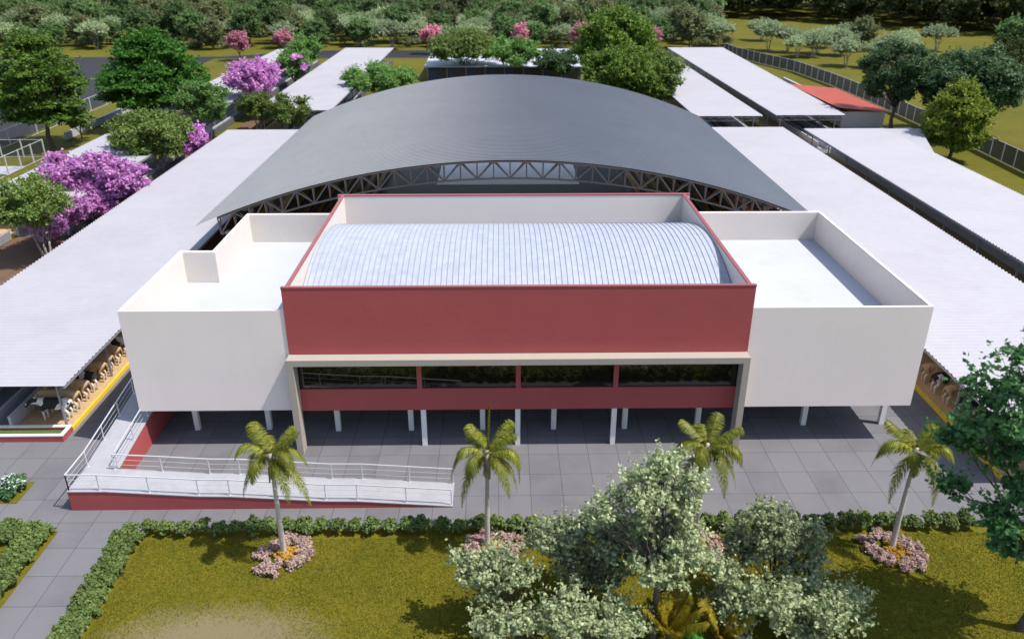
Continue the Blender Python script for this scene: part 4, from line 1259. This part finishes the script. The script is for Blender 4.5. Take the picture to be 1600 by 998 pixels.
silver('silvery tree in front of the hedge between the third palm and the right bed', (11.0, 25.2, 0), [(10.22, 25.5, 4.5, .85), (11.08, 25.5, 3.05, 1.3), (11.69, 25.5, 3.85, .8), (10.0, 25.5, 2.6, 1.15), (12.14, 25.5, 2.1, 1.0), (10.8, 25.5, 3.9, .9)], 6)
silver('wide low silvery tree at the bottom edge, farthest right of its kind', (11.4, 23.4, 0), [(10.28, 23.6, 1.95, 1.2), (12.0, 23.6, 1.99, 1.15), (13.34, 23.6, 1.48, .9), (11.25, 23.6, .95, 1.1), (12.9, 23.4, .9, .9)], 7)
silver('shaded silvery shrub-tree between the golden palms and the wide low one', (9.1, 24.0, 0), [(9.1, 24.1, 1.5, 1.0), (8.6, 24.4, 2.4, .8), (9.5, 23.6, .9, .8)], 8, .08)
seed(420)
s_ = 23.8 / 31
rc = [(22.61, 8.52, 1.45), (22.41, 6.58, 1.35), (21.35, 5.58, 1.15), (23.88, 4.87, 1.9), (22.76, 3.48, 1.5), (21.09, 4.2, 1.0), (23.2, .54, 1.3), (25.27, -1.43, 1.5), (22.02, .93, .9), (24.76, 1.65, 1.7)]
rc = [(x * s_, 23.8 + random.uniform(-.8, .8), 25 - (25 - z) * s_, r * s_) for x, z, r in rc] + [(20.4, 23.4, 11.2, 1.5), (21.4, 24.2, 10.0, 1.6), (22.2, 23.2, 8.2, 1.6), (21.2, 25.0, 8.4, 1.4), (20.2, 24.6, 9.6, 1.3), (22.2, 24.4, 6.6, 1.4)]
tree('leafy_tree', 'large fresh green tree at the right edge, overlapping the right cattle shed', 'tree', (20.9, 23.9, 0), rc, M['lf_maple'], M['bark'], 620, .24, .16, (0, 0, 2.6), .24, world=True, sub=13, subr=.36, flat=.55, up=.6, spray=(26, .7))
for i, (x, y, z, lab) in enumerate([(4.75, 23.2, 1.5, 'small vivid green plant left of the golden feather palm'), (7.35, 23.1, .85, 'small vivid green plant between the two golden feather palms')]):
    seed(430 + i)
    o = empty('leafy_plant', (x, y, 0), lab, 'plant')
    m = MB(); m.tube([(0, 0, -.05), (.03, 0, z * .6), (0, 0, z)], [.03, .025, .01], 5); m.build('stem', M['bark'], o)
    link('foliage', quads_mesh('foliage', crown_quads([(0, 0, z, .35), (-.2, .1, z * .8, .28), (.2, -.1, z * .7, .28)], 900, .22, .10, 7, .5, .4, .9)), M['leaf_neon'], o)

# ------------------------------------------------------------------ light, sky and camera
sun_dir = Vector((.57, -.155, 1.0)).normalized()
w = bpy.data.worlds.new('World'); scene.world = w
w.use_nodes = True
nt = w.node_tree
bg = nt.nodes['Background']
sky = nt.nodes.new('ShaderNodeTexSky'); sky.sky_type = 'NISHITA'; sky.sun_disc = False
sky.sun_elevation = math.asin(sun_dir.z); sky.sun_rotation = math.atan2(sun_dir.x, sun_dir.y)
sky.air_density = 1.0; sky.dust_density = 1.2; sky.ozone_density = 1.0
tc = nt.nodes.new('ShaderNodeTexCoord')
dt = N(nt, 'ShaderNodeVectorMath', _operation='DOT_PRODUCT'); dt.inputs[1].default_value = Vector((-.50, .85, .16)).normalized()  # unseen bright cloud patch added to the sky for sheen on the arena roof
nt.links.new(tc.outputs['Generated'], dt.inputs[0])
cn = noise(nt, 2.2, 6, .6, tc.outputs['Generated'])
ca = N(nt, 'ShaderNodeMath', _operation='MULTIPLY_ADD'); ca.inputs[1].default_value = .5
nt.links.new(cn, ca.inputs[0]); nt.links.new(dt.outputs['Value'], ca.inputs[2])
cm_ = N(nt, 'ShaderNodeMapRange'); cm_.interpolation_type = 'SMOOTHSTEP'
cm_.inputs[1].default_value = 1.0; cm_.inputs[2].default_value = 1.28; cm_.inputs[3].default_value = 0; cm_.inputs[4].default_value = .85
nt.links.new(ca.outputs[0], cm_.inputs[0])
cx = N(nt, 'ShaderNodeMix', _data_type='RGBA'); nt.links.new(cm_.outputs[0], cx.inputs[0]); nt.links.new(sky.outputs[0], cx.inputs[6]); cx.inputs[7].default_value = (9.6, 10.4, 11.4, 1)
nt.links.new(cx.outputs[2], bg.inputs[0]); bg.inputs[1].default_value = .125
sl = bpy.data.lights.new('sun', 'SUN'); sl.energy = 3.6; sl.angle = R(.5); sl.color = (1, .955, .90)
so = bpy.data.objects.new('sun', sl); COL.objects.link(so)
so.rotation_euler = sun_dir.to_track_quat('Z', 'Y').to_euler(); so.location = sun_dir * 200

cd = bpy.data.cameras.new('camera'); cam = bpy.data.objects.new('camera', cd); COL.objects.link(cam)
cam.location = (0, 0, 25); cam.rotation_euler = (R(90 - 24.98), 0, R(-.824))
cd.sensor_width = 36; cd.lens = 1260 / 1600 * 36; cd.clip_start = .5; cd.clip_end = 5000
cd.dof.use_dof = True; cd.dof.focus_distance = 48; cd.dof.aperture_fstop = .30
scene.camera = cam
vs_ = scene.view_settings
vs_.view_transform = 'Standard'; vs_.look = 'None'; vs_.exposure = .68; vs_.gamma = 1; vs_.use_curve_mapping = False
scene.cycles.max_bounces = 8; scene.cycles.transparent_max_bounces = 12
scene.cycles.use_denoising = True
